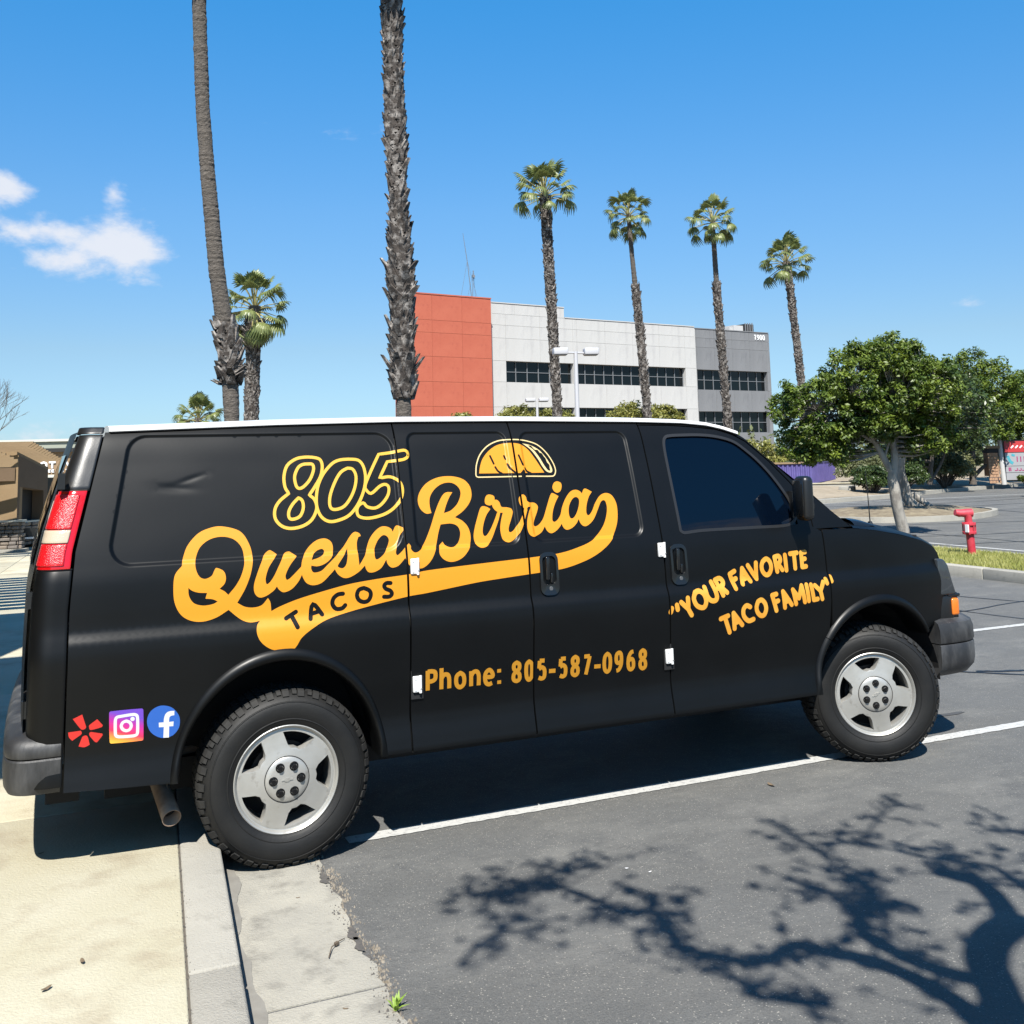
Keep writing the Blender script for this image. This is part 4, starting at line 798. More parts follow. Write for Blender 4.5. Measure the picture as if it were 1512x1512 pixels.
def skin(name, plus, minus, m, parent, res=.03, off=0.0, s=1, hem=.018, edge=.02, plain=False, feat=True):
    plus = [dens(p, edge) for p in plus]; minus = [dens(p, edge) for p in minus]
    allp = np.vstack(plus); lo, hi = allp.min(0), allp.max(0)
    ex = hexgrid(lo, hi, res)
    if feat and not plain:
        b = FEAT[((FEAT > lo) & (FEAT < hi)).all(1)]
        if len(b):
            keep = np.ones(len(ex), bool)
            for P, r in BS: keep &= np.abs(sdpoly(P, ex[:, 0], ex[:, 1])-r) > BW/2+.008
            ex = np.vstack([ex[keep], b])
    ins = np.zeros(len(ex), bool)
    for p in plus: ins |= winding(p, ex) != 0
    for p in minus: ins &= winding(p, ex) == 0
    ex = ex[ins]
    bp = np.vstack(plus+minus)                       # keep interior points off the outline
    if len(ex) and len(ex)*len(bp) < 6e7:
        dm = np.full(len(ex), 9.)
        for k in range(0, len(bp), 400): dm = np.minimum(dm, np.sqrt(((ex[:, None]-bp[None, k:k+400])**2).sum(-1)).min(1))
        ex = ex[dm > .004]
    v, f = cdt(plus, minus, ex if len(ex) else None)
    p, n = spos(v[:, 0], v[:, 1], off, s, plain)
    if s > 0: F = [tuple(t) for t in f]
    else: F = [tuple(t[::-1]) for t in f]
    V = list(p); NV = [tuple(q) for q in n]
    if hem:
        bd = boundary(f); k0 = len(V); mp_ = {}
        for a, b in bd:
            for q in (a, b):
                if q not in mp_:
                    mp_[q] = len(V); V.append(p[q]); V.append(p[q]-n[q]*hem); 
        # outward in-plane direction for the folded edge
        ed = {}
        for a, b in bd:
            d = p[b]-p[a]; w_ = np.cross(d, n[a]) if s > 0 else -np.cross(d, n[a]); w_ = w_/(np.linalg.norm(w_)+1e-9)
            for q in (a, b): ed[q] = ed.get(q, 0)+w_
        NV += [None]*(len(V)-len(NV))
        for q, i in mp_.items():
            w_ = ed[q]/(np.linalg.norm(ed[q])+1e-9); NV[i] = tuple(w_*.8+n[q]*.6); NV[i+1] = tuple(w_)
        for a, b in bd:
            q = (mp_[a], mp_[a]+1, mp_[b]+1, mp_[b]); F.append(q if s > 0 else q[::-1])
    o = mesh(name, V, F, m, parent, True)
    o.data.normals_split_custom_set_from_vertices([tuple(Vector(q).normalized()) for q in NV])
    return o

van = thing('van', 'matte black cargo van with yellow quesabirria lettering and white roof, parked over the kerb', 'van', (0, 0, 0))
def ell(cx, cz, rx, rz, a0, a1, n=40): return [(cx+rx*math.cos(t), cz+rz*math.sin(t)) for t in np.linspace(a0, a1, n)]
S1, S2, S3 = .572, 1.215, 2.012
G = .0045
def zt(x): return float(np.interp(x, [-.79, 0, .62, 1.25, 2.0, 2.3, 2.46, 2.56, 2.66], [1.965, 1.992, 2.004, 2.004, 1.994, 1.985, 1.970, 1.948, 1.915]))
def topline(x0, x1, n=12): return [(x, zt(x)) for x in np.linspace(x0, x1, n)]
BZ = .449
rear_arch = ell(-.03, .44, .46, .495, math.pi, 0, 44)
fr_arch = ell(3.447, .44, .478, .485, math.pi, 0, 44)
pan = {}
def xs0(z): return float(np.interp(z, [.45, .5051, 1.2124, 1.4504, 1.9866], [-.929, -.9286, -.9227, -.9042, -.7867]))
pan['quarter_panel'] = [(xs0(z), z) for z in np.linspace(BZ+.03, 1.965, 24)][::-1] + [(-.929, BZ+.03), (-.49, BZ+.01)] + [p for p in rear_arch if p[1] > BZ+.01] + [(.43, BZ), (S1-G, BZ)] + [(S1-G, zt(S1))] + topline(.5, -.78)
pan['quarter_panel'] = pan['quarter_panel'][::-1]
pan['rear_cargo_door'] = [(S1+G, BZ), (S2-G, BZ)] + topline(S2-G, S1+G)
pan['front_cargo_door'] = [(S2+G, BZ), (S3-G, BZ)] + topline(S3-G, S2+G)
af = [p for p in fr_arch if p[0] < 3.088 and p[1] > BZ]
DT = [(3.03, 1.50), (2.945, 1.625), (2.83, 1.755), (2.70, 1.873), (2.62, 1.915), (2.52, 1.945), (2.35, 1.963), (2.20, 1.972), (S3+G, 1.975)]
pan['front_door'] = [(S3+G, BZ), (2.968, BZ)] + af + [(3.088, .95), (3.088, 1.10), (3.088, 1.345), (3.032, 1.375), (3.03, 1.44)] + DT
WIN = catmull([(2.138, 1.392), (2.140, 1.80), (2.150, 1.885), (2.185, 1.913), (2.33, 1.917), (2.478, 1.911), (2.62, 1.875), (2.72, 1.797), (2.80, 1.712), (2.875, 1.60), (2.925, 1.49), (2.935, 1.392, 1), (2.60, 1.388), (2.20, 1.388)], True, n=4)
ff = [p for p in fr_arch if p[0] > 3.098 and p[1] > .70]
pan['front_fender'] = [(3.098, ff[0][1])] + ff + [(3.90, .745), (4.035, .745), (4.048, .90), (4.052, 1.03), (4.048, 1.10), (4.03, 1.165), (3.99, 1.205), (3.90, 1.243), (3.70, 1.292), (3.50, 1.328), (3.32, 1.350), (3.098, 1.352)]
AP = [(3.040, 1.362), (3.31, 1.362), (3.10, 1.535), (2.95, 1.66), (2.80, 1.80), (2.70, 1.895), (2.655, 1.925), (2.56, 1.958), (2.46, 1.978), (2.30, 1.990), (S3+G, 1.994), (S3+G, 1.981), (2.20, 1.979), (2.352, 1.970), (2.525, 1.952), (2.626, 1.922), (2.706, 1.879), (2.836, 1.761), (2.952, 1.630), (3.038, 1.502), (3.04, 1.44)]
RES = {1: (.028, .02), -1: (.05, .04)}
for s in (1, -1):
    r_, e_ = RES[s]
    for k in ('quarter_panel', 'rear_cargo_door', 'front_cargo_door', 'front_fender'):
        nm = {'quarter_panel': 'quarter_panel', 'rear_cargo_door': 'cargo_door', 'front_cargo_door': 'cargo_door', 'front_fender': 'fender'}[k]
        o = skin(nm, [pan[k]], [], M['wrap'], van, r_, 0, s, edge=e_)
        if s > 0: pan[k+'_o'] = o
    o = skin('front_door', [pan['front_door']], [WIN], M['wrap'], van, r_, 0, s, edge=e_)
    pan['fd%d' % s] = o
    skin('window_pane', [WIN+0.0], [], M['glass'], o, .05, -.011, s, hem=0, edge=.03, plain=True)
    ring_o = np.array(WIN); c = ring_o.mean(0)
    sw_ = stroke([tuple(p) for p in ring_o[::3]]+[tuple(ring_o[0])], .016)
    skin('window_seal', [sw_], [], M['rubber'], o, .2, .0015, s, hem=.006, edge=.05, plain=True)
    skin('windscreen_pillar', [AP], [], M['wrap'], van, r_, 0, s, edge=e_)

# drip moulding, roof and rear pillars
mb = MB(); xs = np.concatenate([np.linspace(-.775, 2.2, 40), np.linspace(2.24, 2.66, 16)])
rows = []
for x in xs:
    z0 = zt(x)+.003; y0 = float(yb(x, zt(x)-.002)); cr = .075 if x < 2.2 else .075-.055*((x-2.2)/.46)
    cr *= .30; row = [(x, y0-.010, z0), (x, y0-.011, z0+.010), (x, y0-.004, z0+.017), (x, y0+.02, z0+.020), (x, y0+.07, z0+.022+cr*.15), (x, y0+.2, z0+.023+cr*.5), (x, y0+.4, z0+.023+cr*.85), (x, 0, z0+.023+cr)]
    row = row+[(a, -b, c_) for a, b, c_ in row[:-1][::-1]]; rows.append(row)
n = len(rows[0]); V = [p for r in rows for p in r]; F = [(i*n+j, i*n+j+1, (i+1)*n+j+1, (i+1)*n+j) for i in range(len(rows)-1) for j in range(n-1)]
F.append(tuple(range(n)))
rf = mesh('roof', V, F, M['roofw'], van, True)
bm = bmesh.new(); bm.from_mesh(rf.data); bmesh.ops.recalc_face_normals(bm, faces=bm.faces); bm.to_mesh(rf.data); bm.free(); rf.data.set_sharp_from_angle(angle=R(35))
for s in (1, -1):
    pts = [(x, s*(float(yb(x, zt(x)-.002))-.006), zt(x)+.001) for x in np.linspace(-.77, 2.66, 40)]
    MB().tube(pts, .0045, 6).build('drip_seal', M['rubber'], van, True)
# windscreen and cowl
def wsf(u, v):
    v = v*2-1; top = np.array([2.66+.03-.10*0, 0, 1.94]); 
    hy = .735*(1-u)+.93*u
    x = 2.665+.075*(1-v*v)*(1-u)+(3.30-2.665)*u+.16*(1-v*v)*u; z = 1.925+.045*(1-v*v)*(1-u)-(1.925-1.375)*u+.012*(1-v*v)*u
    return (x, v*hy*.985, z+.02*math.sin(math.pi*u))
o = MB().grid(wsf, 14, 16, True).build('windscreen', M['glass'], van, True)
V = [(3.31, -.915, 1.350), (3.31, .915, 1.350), (3.5, .80, 1.358), (3.5, -.80, 1.358)]
# bonnet
def zf(x): return float(np.interp(x, [3.1, 3.32, 3.50, 3.70, 3.90, 3.99, 4.03, 4.055, 4.09, 4.2], [1.352, 1.350, 1.328, 1.292, 1.243, 1.205, 1.165, 1.11, 1.04, .95]))
def bonnet(u, v):
    v = v*2-1; xr = 3.33+.10*(1-v*v); xf_ = 4.048+.17*(1-abs(v)**2.2)
    x = xr+(xf_-xr)*(u**.85); xq = 3.33+(4.05-3.33)*(u**.85)
    zs = zf(xq); ye = -float(yb(min(xq, 4.04), zs-.004))-.004
    a = abs(v); crown = .062*(1-a**3.0)*(1-.35*u)
    edge = .0
    y = math.copysign(ye*(1-(1-a)**1.25) if a > .0 else 0, v)
    return (x, y, zs+.003+crown)
o = MB().grid(bonnet, 30, 40).build('bonnet', M['wrap'], van, True)
MB().grid(lambda u, v: (3.20+.26*u, (v*2-1)*.90, 1.335+.03*(1-(v*2-1)**2)+.005*u), 4, 12).build('cowl', M['blackp'], van, True)
mb = MB(); mb.tube([(3.43, -.70, 1.385), (3.40, -.50, 1.415), (3.34, -.1, 1.47)], .009, 6); mb.tube([(3.40, -.46, 1.418), (3.28, -.62, 1.50)], .007, 5); mb.build('wiper', M['blackp'], van)
mb = MB(); mb.tube([(3.60, -.79, 1.345), (3.60, -.79, 1.372)], [.020, .012], 8); mb.tube([(3.60, -.79, 1.37), (3.60, -.785, 1.52), (3.598, -.78, 1.68)], [.004, .0028, .0022], 6); mb.build('aerial', M['blackp'], van, True)
# small bonnet-corner wiper shroud seen beside the aerial
def shroud(u, v):
    a = v*math.pi; return (3.38+.20*u, -.80+.10*math.cos(a)*(1-.3*u), 1.352+.050*math.sin(a)*(1-u**2)+.0)
MB().grid(shroud, 8, 10).build('cowl_shroud', M['glossb'], van, True)

# rear corner pillars, tail lamps
def xr(z): return float(np.interp(z, [.5, .77, .99, 1.27, 1.38, 1.55, 1.76, 1.96, 2.0], [-1.075, -1.08, -1.08, -1.072, -1.055, -1.02, -.962, -.898, -.885]))
def corner(t, z, off=0.0, s=1):
    x0 = xs0(z)-.006; y0 = float(yb(xs0(z), z)); xe = xr(z)
    rr = max(.05, (x0-xe)*.62); fl = max(0.0, (x0-xe)-rr); L1, L2, L3 = fl, rr*1.4, .10
    d = t*(L1+L2+L3)
    if d < L1: p = (x0-d, y0); n_ = (0, -1)
    elif d < L1+L2:
        a = (d-L1)/L2*math.pi/2; p = (x0-fl-rr*math.sin(a), y0+rr*.9*(1-math.cos(a))); n_ = (-math.sin(a), -math.cos(a))
    else: p = (xe, y0+rr*.9+(d-L1-L2)); n_ = (-1, 0)
    return (p[0]+n_[0]*off, (p[1]+n_[1]*off)*s, z)
def cpiece(name, z0, z1, m, off=0.0, t1=1.0, t0=0.0, nz_=16, parent=van, s=1, back=.02, bev=.004):
    nu = 22; V = []; F = []
    for L_, of in ((0, off), (1, off-back)):
        for i in range(nz_+1):
            z = z0+(z1-z0)*i/nz_
            for j in range(nu+1): V.append(corner(t0+(t1-t0)*j/nu, z, of, s))
    K = (nz_+1)*(nu+1); id_ = lambda l, i, j: l*K+i*(nu+1)+j
    for i in range(nz_):
        for j in range(nu):
            F.append((id_(0, i, j), id_(0, i, j+1), id_(0, i+1, j+1), id_(0, i+1, j))); F.append((id_(1, i, j), id_(1, i+1, j), id_(1, i+1, j+1), id_(1, i, j+1)))
        for j in (0, nu): F.append((id_(0, i, j), id_(0, i+1, j), id_(1, i+1, j), id_(1, i, j)))
    for j in range(nu):
        for i in (0, nz_): F.append((id_(0, i, j), id_(1, i, j), id_(1, i, j+1), id_(0, i, j+1)))
    o = mesh(name, V, F, m, parent, True)
    bm = bmesh.new(); bm.from_mesh(o.data); bmesh.ops.recalc_face_normals(bm, faces=bm.faces); bm.to_mesh(o.data); bm.free()
    if bev: bevel(o, bev, 2, 50)
    return o
for s in (1, -1):
    cpiece('rear_corner_panel', .50, 1.372, M['wrap'], 0, s=s)
    cpiece('rear_corner_panel', 1.712, 1.955, M['blackp'], 0, s=s)
    cpiece('corner_cap', 1.958, 1.990, M['blackp'], .012, s=s, nz_=4, bev=.006)
    tl = empty('tail_lamp', parent=van)
    cpiece('lamp_housing', 1.378, 1.706, M['redlens'], .002, t1=.93, t0=.03, parent=tl, s=s, bev=.003)
    cpiece('brake_lens', 1.545, 1.692, M['redlens2'], .008, t1=.84, t0=.13, parent=tl, s=s, bev=.005)
    cpiece('reverse_lens', 1.487, 1.541, M['clearlens'], .009, t1=.84, t0=.13, parent=tl, s=s, nz_=4, bev=.004)
    cpiece('signal_lens', 1.392, 1.483, M['redlens2'], .008, t1=.84, t0=.13, parent=tl, s=s, nz_=6, bev=.005)
    cpiece('lamp_gasket', 1.372, 1.378, M['rubber'], -.004, s=s, nz_=1, bev=0); cpiece('lamp_gasket', 1.706, 1.712, M['rubber'], -.004, s=s, nz_=1, bev=0)
# rear doors
def rd(y0, y1):
    def fn(u, v):
        z = .50+(1.97-.50)*u; e = abs(float(yb(xs0(z), z)))-.10; yy = y0+(y1-y0)*v
        return (xr(z)-.012-.03*(1-(yy/.9)**2), yy*e/.9, z)
    return fn
for y0, y1 in ((-.9, -.005), (.005, .9)):
    o = MB().grid(rd(y0, y1), 24, 10, False).build('rear_door', M['wrap'], van, True)
    f0 = rd(y0, y1); sg = 1 if y0 < 0 else -1
    def fg(u, v, f0=f0): p = f0(.60+.33*u, .15+.68*v); return (p[0]-.006, p[1], p[2])
    MB().grid(fg, 8, 8).build('window_pane', M['glass'], o, True)
    if y0 < 0:
        for z in (.80, 1.25, 1.75):
            MB().box((xr(z)-.004, -.86, z), (.03, .03, .07)).build('hinge', M['blackp'], o)
# white hinges bolted over the door seams
def hinge_at(x, z, parent):
    y = float(yb(x, z)); mb = MB()
    mb.box((x+.012, y-.008, z), (.042, .016, .074))
    o = mb.build('hinge', M['hingew'], parent); bevel(o, .004, 2)
    mb = MB(); mb.tube([(x+.026, y-.016, z-.040), (x+.026, y-.016, z+.040)], .0065, 10)
    mb.build('hinge_pin', M['hingew'], o)
    for q_ in (-.024, .024): MB().lathe([(0, -.003), (.0038, -.003), (.0045, 0)], 12, c=(x+.002, y-.0165, z+q_)).build('screw', M['hingew'], o, True)
    MB().box((x+.027, y-.0225, z-.020), (.010, .003, .0030)).build('knuckle_gap', M['mull_d'], o)
    if z < 1: MB().box((x+.014, y-.001, z-.004), (.060, .004, .13)).build('hinge_recess', M['dark'], o)
hinge_at(S1+.022, 1.298, pan['rear_cargo_door_o']); hinge_at(S1+.018, .752, pan['rear_cargo_door_o'])
hinge_at(S3-.030, 1.300, pan['front_cargo_door_o']); hinge_at(S3-.026, .748, pan['front_cargo_door_o'])
def handle_at(x, z, parent, w=.102, h=.215):
    def rr(w, h, r, n=6):
        o = []
        for cx, cz, a0 in ((w/2-r, h/2-r, 0), (-w/2+r, h/2-r, 90), (-w/2+r, -h/2+r, 180), (w/2-r, -h/2+r, 270)):
            for k in range(n+1): a = R(a0+90*k/n); o.append((cx+r*math.cos(a), cz+r*math.sin(a)))
        return o
    bez = empty('door_handle', parent=parent)
    P = [(x+px+.10*pz*0, z+pz) for px, pz in rr(w, h, .038)]; I_ = [(x+px, z+pz+.018) for px, pz in rr(w-.026, h-.075, .026)]
    o = skin('handle_bezel', [P], [I_], M['glossb'], bez, .3, .010, 1, hem=.012, edge=.02, plain=True)
    y = float(yb(x, z))
    def cup(u, v):
        a = u; q = rr(w-.026, h-.075, .026); k = min(len(q)-1, int(v*len(q))); p = q[k % len(q)]; sc = math.cos(u*math.pi/2)
        return (x+p[0]*sc, float(yb(x+p[0], z+p[1]))-.008+.038*math.sin(u*math.pi/2), z+.018+p[1]*sc)
    MB().grid(cup, 5, 28).build('handle_cup', M['glossb'], bez, True)
    mb = MB(); mb.box((x-.016, y-.020, z+.030), (.022, .016, .118)); o = mb.build('handle_lever', M['glossb'], bez); bevel(o, .007, 3)
    mb = MB(); mb.box((x+.012, y-.008, z-.020), (.014, .012, .05)); o = mb.build('handle_lever', M['glossb'], bez); bevel(o, .005, 3)
    lk = MB().lathe([(0, -.004), (.010, -.004), (.013, 0), (.013, .010)], 16, c=(x+.004, y-.012, z-.072)).build('lock_barrel', M['steel'], bez, True)
handle_at(1.322, 1.216, pan['front_cargo_door_o']); handle_at(2.098, 1.216, pan['fd1'])

# wheel-arch flares
def flare(cx, cz, rx, rz, a0, a1, s, n=56, endf=None):
    prof_ = [(.050, -.002), (.044, .006), (.034, .014), (.021, .019), (.009, .020), (.000, .013), (-.006, 0), (-.008, -.03), (-.008, -.14)]
    V = []; F = []
    for i in range(n+1):
        a = a0+(a1-a0)*i/n; px, pz = cx+rx*math.cos(a), cz+rz*math.sin(a)
        nx_, nz_ = math.cos(a)/rx, math.sin(a)/rz; l = math.hypot(nx_, nz_); nx_, nz_ = nx_/l, nz_/l
        y = float(yb(min(px, 4.0), max(pz, .46)))
        en = min(1, max(0, math.sin(a))*5+.25); wd = .62+.38*max(0, math.sin(a))**2
        for d, h in prof_:
            if d > 0: d *= wd; h = h*en if h > 0 else h
            qx, qz = px+nx_*d, pz+nz_*d
            yy = float(yb(min(qx, 4.04), max(qz, .45))) if h > -.02 else y
            V.append((qx, (yy-h)*s, qz))
    m_ = len(prof_)
    for i in range(n):
        for j in range(m_-1): q = (i*m_+j, (i+1)*m_+j, (i+1)*m_+j+1, i*m_+j+1); F.append(q)
    o = mesh('arch_flare', V, F, M['wrap'], van, True)
    bm = bmesh.new(); bm.from_mesh(o.data); bmesh.ops.recalc_face_normals(bm, faces=bm.faces)
    c_ = sum((f_.normal.y for f_ in bm.faces)); 
    if c_*s > 0: bmesh.ops.reverse_faces(bm, faces=bm.faces)
    bm.to_mesh(o.data); bm.free(); o.data.set_sharp_from_angle(angle=R(60)); return o
for s in (1, -1):
    flare(-.03, .44, .452, .487, R(178), R(1), s)
    flare(3.447, .44, .470, .477, R(179), R(142.6), s, n=16); flare(3.447, .44, .470, .477, R(142.2), R(34), s, n=40)
    for cx, r_ in ((-.03, .50), (3.447, .50)):      # wheel housings
        def well(u, v): a = math.pi*u; return (cx+r_*math.cos(a)*.97, s*(-.94+.52*v), .42+r_*math.sin(a))
        MB().grid(well, 16, 2).build('wheel_housing', M['dark'], van); MB().box((cx, s*.41, .68), (1.0, .02, .54)).build('wheel_housing', M['dark'], van)
# body shell behind the panel gaps, floor, chassis
def inner(z0, z1, x0, x1, nm, inset_=.035):
    V = []; F = []; zs = np.linspace(z0, z1, 16)
    for z in zs:
        for x in (x0, x1):
            y = float(yb(min(x, 3.9), z))+inset_; V += [(x, y, z), (x, -y, z)]
    for i in range(len(zs)-1):
        a = i*4; F += [(a, a+2, a+6, a+4), (a+3, a+1, a+5, a+7), (a+1, a, a+4, a+5), (a+2, a+3, a+7, a+6)]
    n = (len(zs)-1)*4; F += [(0, 1, 3, 2), (n, n+2, n+3, n+1)]
    return mesh(nm, V, F, M['dark'], van)
inner(.62, 1.92, .52, 2.0, 'inner_shell'); inner(.93, 1.92, -.74, .52, 'inner_shell'); inner(.50, .98, -.92, -.56, 'inner_shell', .04); inner(.62, 1.30, 2.0, 2.94, 'inner_shell', .04)
inner(.93, 1.28, 2.94, 3.9, 'inner_shell', .05); inner(1.30, 1.85, 2.0, 2.1, 'inner_shell', .05)
mb = MB(); mb.box((1.25, 0, .50), (1.62, 1.90, .14)); mb.box((2.5, 0, .50), (.9, 1.90, .12)); mb.box((-.75, 0, .52), (.36, 1.8, .10)); mb.box((1.7, -.45, .36), (4.9, .09, .14)); mb.box((1.7, .45, .36), (4.9, .09, .14)); mb.box((1.9, 0, .34), (1.3, .6, .16)); mb.box((3.5, 0, .5), (.5, .9, .4)); mb.box((.9, .2, .30), (.8, .5, .2))
mb.build('chassis', M['dark'], van)
MB().tube([(0, -.80, .39), (0, -.2, .39), (0, -.14, .38), (0, .14, .38), (0, .2, .39), (0, .80, .39)], [.05, .05, .15, .15, .05, .05], 12).build('axle', M['dark'], van, True); MB().tube([(3.44, -.78, .36), (3.44, .78, .36)], .04, 8).build('axle', M['dark'], van, True)
for y_ in (-.55, .55): MB().box((-.93, y_, .40), (.14, .10, .14)).build('bumper_bracket', M['dark'], van)
# tail pipe
mb = MB(); out_ = [(-.555, -.45, .41), (-.53, -.60, .375), (-.505, -.75, .315), (-.488, -.86, .272)]
mb.tube(out_, [.036, .037, .040, .041], 20, caps=False); o = mb.build('tail_pipe', M['rust'], van, True)
sol = o.modifiers.new('s', 'SOLIDIFY'); sol.thickness = .003; sol.offset = -1
MB().tube([(-.53, -.60, .375), (-.50, -.80, .296)], .036, 16).build('pipe_bore', M['dark'], o)
MB().tube([(-.5, -.45, .42), (-.1, -.3, .46), (.6, -.2, .40), (2.4, -.2, .33)], .035, 10).build('exhaust_pipe', M['rust'], van, True)

# bumpers
def sweep(name, path, sec, m, parent, closed=False):
    P = np.array(catmull(path, n=6)); t = np.gradient(P, axis=0); t /= np.linalg.norm(t, axis=1)[:, None]; nn = np.stack([t[:, 1], -t[:, 0]], 1)
    V = []; F = []; k = len(sec)
    for i in range(len(P)):
        for d, z in sec: V.append((P[i][0]+nn[i][0]*d, P[i][1]+nn[i][1]*d, z))
    for i in range(len(P)-1):
        for j in range(k): F.append((i*k+j, i*k+(j+1) % k, (i+1)*k+(j+1) % k, (i+1)*k+j))
    F += [tuple(range(k)), tuple((len(P)-1)*k+j for j in range(k))]
    o = mesh(name, V, F, m, parent, True)
    bm = bmesh.new(); bm.from_mesh(o.data); bmesh.ops.recalc_face_normals(bm, faces=bm.faces); bm.to_mesh(o.data); bm.free(); o.data.set_sharp_from_angle(angle=R(38)); return o
def sym(half): return half+[(a[0], -a[1])+tuple(a[2:]) for a in half[::-1] if abs(a[1]) > 1e-6]
RB = sym([(-.942, -.975), (-1.03, -.975), (-1.09, -.965), (-1.135, -.925), (-1.155, -.86), (-1.165, -.70), (-1.172, -.35), (-1.175, 0)])[::-1]
rbp = empty('rear_bumper', parent=van)
sweep('bumper_top', RB, [(-.14, .622), (0, .622), (.004, .632), (.004, .658), (-.004, .680), (-.022, .695), (-.06, .708), (-.14, .722)][::-1], M['bumper'], rbp)
sweep('bumper_lower', RB, [(-.12, .480), (-.030, .472), (-.010, .478), (.002, .50), (.006, .54), (.004, .610), (-.002, .616), (-.14, .616)], M['bumper'], rbp)
FB = sym([(3.925, -.965), (4.06, -.965), (4.18, -.945), (4.27, -.895), (4.335, -.80), (4.37, -.62), (4.40, -.30), (4.41, 0)][::1])
fbp = empty('front_bumper', parent=van)
sweep('bumper_top', FB, [(-.20, .630), (.0, .630), (.006, .640), (.004, .712), (-.008, .748), (-.05, .772), (-.20, .792)], M['bumper'], fbp)
sweep('bumper_lower', FB, [(-.20, .425), (-.085, .425), (-.045, .438), (-.004, .485), (.004, .520), (.004, .615), (-.002, .623), (-.20, .623)], M['bumper'], fbp)
# nose: grille, headlamps, marker lamps
def nose(u, v):
    v = v*2-1; z = .76+(1.16-.76)*u; xx = np.interp(z, [.76, .9, 1.05, 1.16], [4.17, 4.165, 4.13, 4.06])
    return (xx+.10*(1-v*v)-.02, v*.84, z)
MB().grid(nose, 8, 20).build('grille', M['blackp'], van, True)
mb = MB()
for z in np.linspace(.82, 1.10, 6): mb.add(*[(lambda pts: (pts, [(0, 1, 2, 3), (4, 5, 6, 7)]))([(4.235, -.46, z-.012), (4.265, 0, z-.012), (4.265, 0, z+.012), (4.235, -.46, z+.012), (4.265, 0, z-.012), (4.235, .46, z-.012), (4.235, .46, z+.012), (4.265, 0, z+.012)])][0])
mb.build('grille_bars', M['bumper'], van)
for s in (1, -1):
    lamp = empty('headlamp', parent=van)
    o = MB().prism([(3.99, 1.135), (4.045, 1.128), (4.078, 1.09), (4.103, 1.0), (4.128, .925), (4.128, .908), (3.99, .908)], s*-.56, s*-.925, 'Y').build('lamp_glass', M['lampg'], lamp); bevel(o, .018, 3, 20)
    o = MB().prism([(3.99, .904), (4.10, .904), (4.105, .745), (3.99, .745)], s*-.56, s*-.918, 'Y').build('lamp_surround', M['blackp'], lamp); bevel(o, .01, 2, 20)
    mb = MB(); mb.box((4.115, s*-.905, .835), (.060, .045, .105)); o = mb.build('marker_lens', M['amber'], lamp); bevel(o, .014, 3)
    mb = MB(); mb.box((4.10, s*-.880, .835), (.10, .06, .17)); mb.box((4.115, s*-.895, .905), (.095, .050, .018)); o = mb.build('lamp_housing', M['blackp'], lamp); bevel(o, .006, 2)
# door mirrors
for s in (1, -1):
    mr_ = empty('door_mirror', parent=van)
    mb = MB(); mb.box((2.885, s*-1.062, 1.545), (.075, .105, .25)); o = mb.build('mirror_housing', M['blackp'], mr_); bevel(o, .030, 4)
    mb = MB(); mb.box((2.843, s*-1.062, 1.545), (.006, .090, .205)); o = mb.build('mirror_glass', M['glossb'], mr_); bevel(o, .002, 1)
    mb = MB(); mb.tube([(2.95, s*-.93, 1.50), (2.93, s*-1.05, 1.50)], [.05, .035], 10); mb.box((2.965, s*-.90, 1.50), (.11, .05, .16)); mb.build('mirror_arm', M['blackp'], mr_, True)

# ---------------------------------------------------------------- wheels
def make_tyre():
    Rt = .388; p = [(.232, .010), (.238, -.004), (.250, -.014), (.285, -.024), (.315, -.026), (.338, -.020), (.356, -.008), (.370, .010), (.380, .026), (.383, .045), (.383, .195), (.380, .215), (.366, .238), (.33, .262), (.28, .258), (.235, .235)]
    a = MB().lathe(p, 96); return a
tyre_mb = make_tyre()
blocks = MB(); nb = 66
def blk(a0, a1, y0, y1, r0, r1, sk=0):
    V = []
    for r in (r0, r1):
        for y, sh in ((y0, 0), (y1, sk)):
            for a in (a0, a1): V.append((r*math.cos(a+sh), y, r*math.sin(a+sh)))
    blocks.add(V, [(4, 5, 7, 6), (0, 1, 5, 4), (2, 6, 7, 3), (0, 4, 6, 2), (1, 3, 7, 5)])
for k in range(nb):
    a = 2*math.pi*k/nb; d = 2*math.pi/nb
    blk(a+.08*d, a+.86*d, .030, .066, .378, .391, .1*d); blk(a+.15*d, a+.92*d, .074, .108, .378, .391, .35*d); blk(a+.1*d, a+.9*d, .114, .134, .378, .391, -.2*d)
    blk(a+.15*d, a+.92*d, .140, .172, .378, .391, -.35*d); blk(a+.08*d, a+.86*d, .180, .214, .378, .391, .1*d)
    # shoulder lugs that wrap on to the sidewall
    e = .55 if k % 2 else .82
    V = []
    for (r, y) in ((.391, .030), (.384, .012), (.372, .000) if k % 2 else (.364, -.0085), (.368, .006) if k % 2 else (.359, -.0025), (.378, .030)):
        for aa in (a+.08*d, a+(.08+e)*d): V.append((r*math.cos(aa), y, r*math.sin(aa)))
    blocks.add(V, [(0, 1, 3, 2), (2, 3, 5, 4), (4, 5, 7, 6), (0, 2, 4, 6, 8), (1, 9, 7, 5, 3)])
ribs = MB()      # raised rings and letters-like bars on the sidewall
ribs.lathe([(.262, -.0185), (.2635, -.0205), (.266, -.0205), (.2675, -.0195)], 96); ribs.lathe([(.338, -.0198), (.3395, -.0225), (.342, -.0215), (.3435, -.0175)], 96)
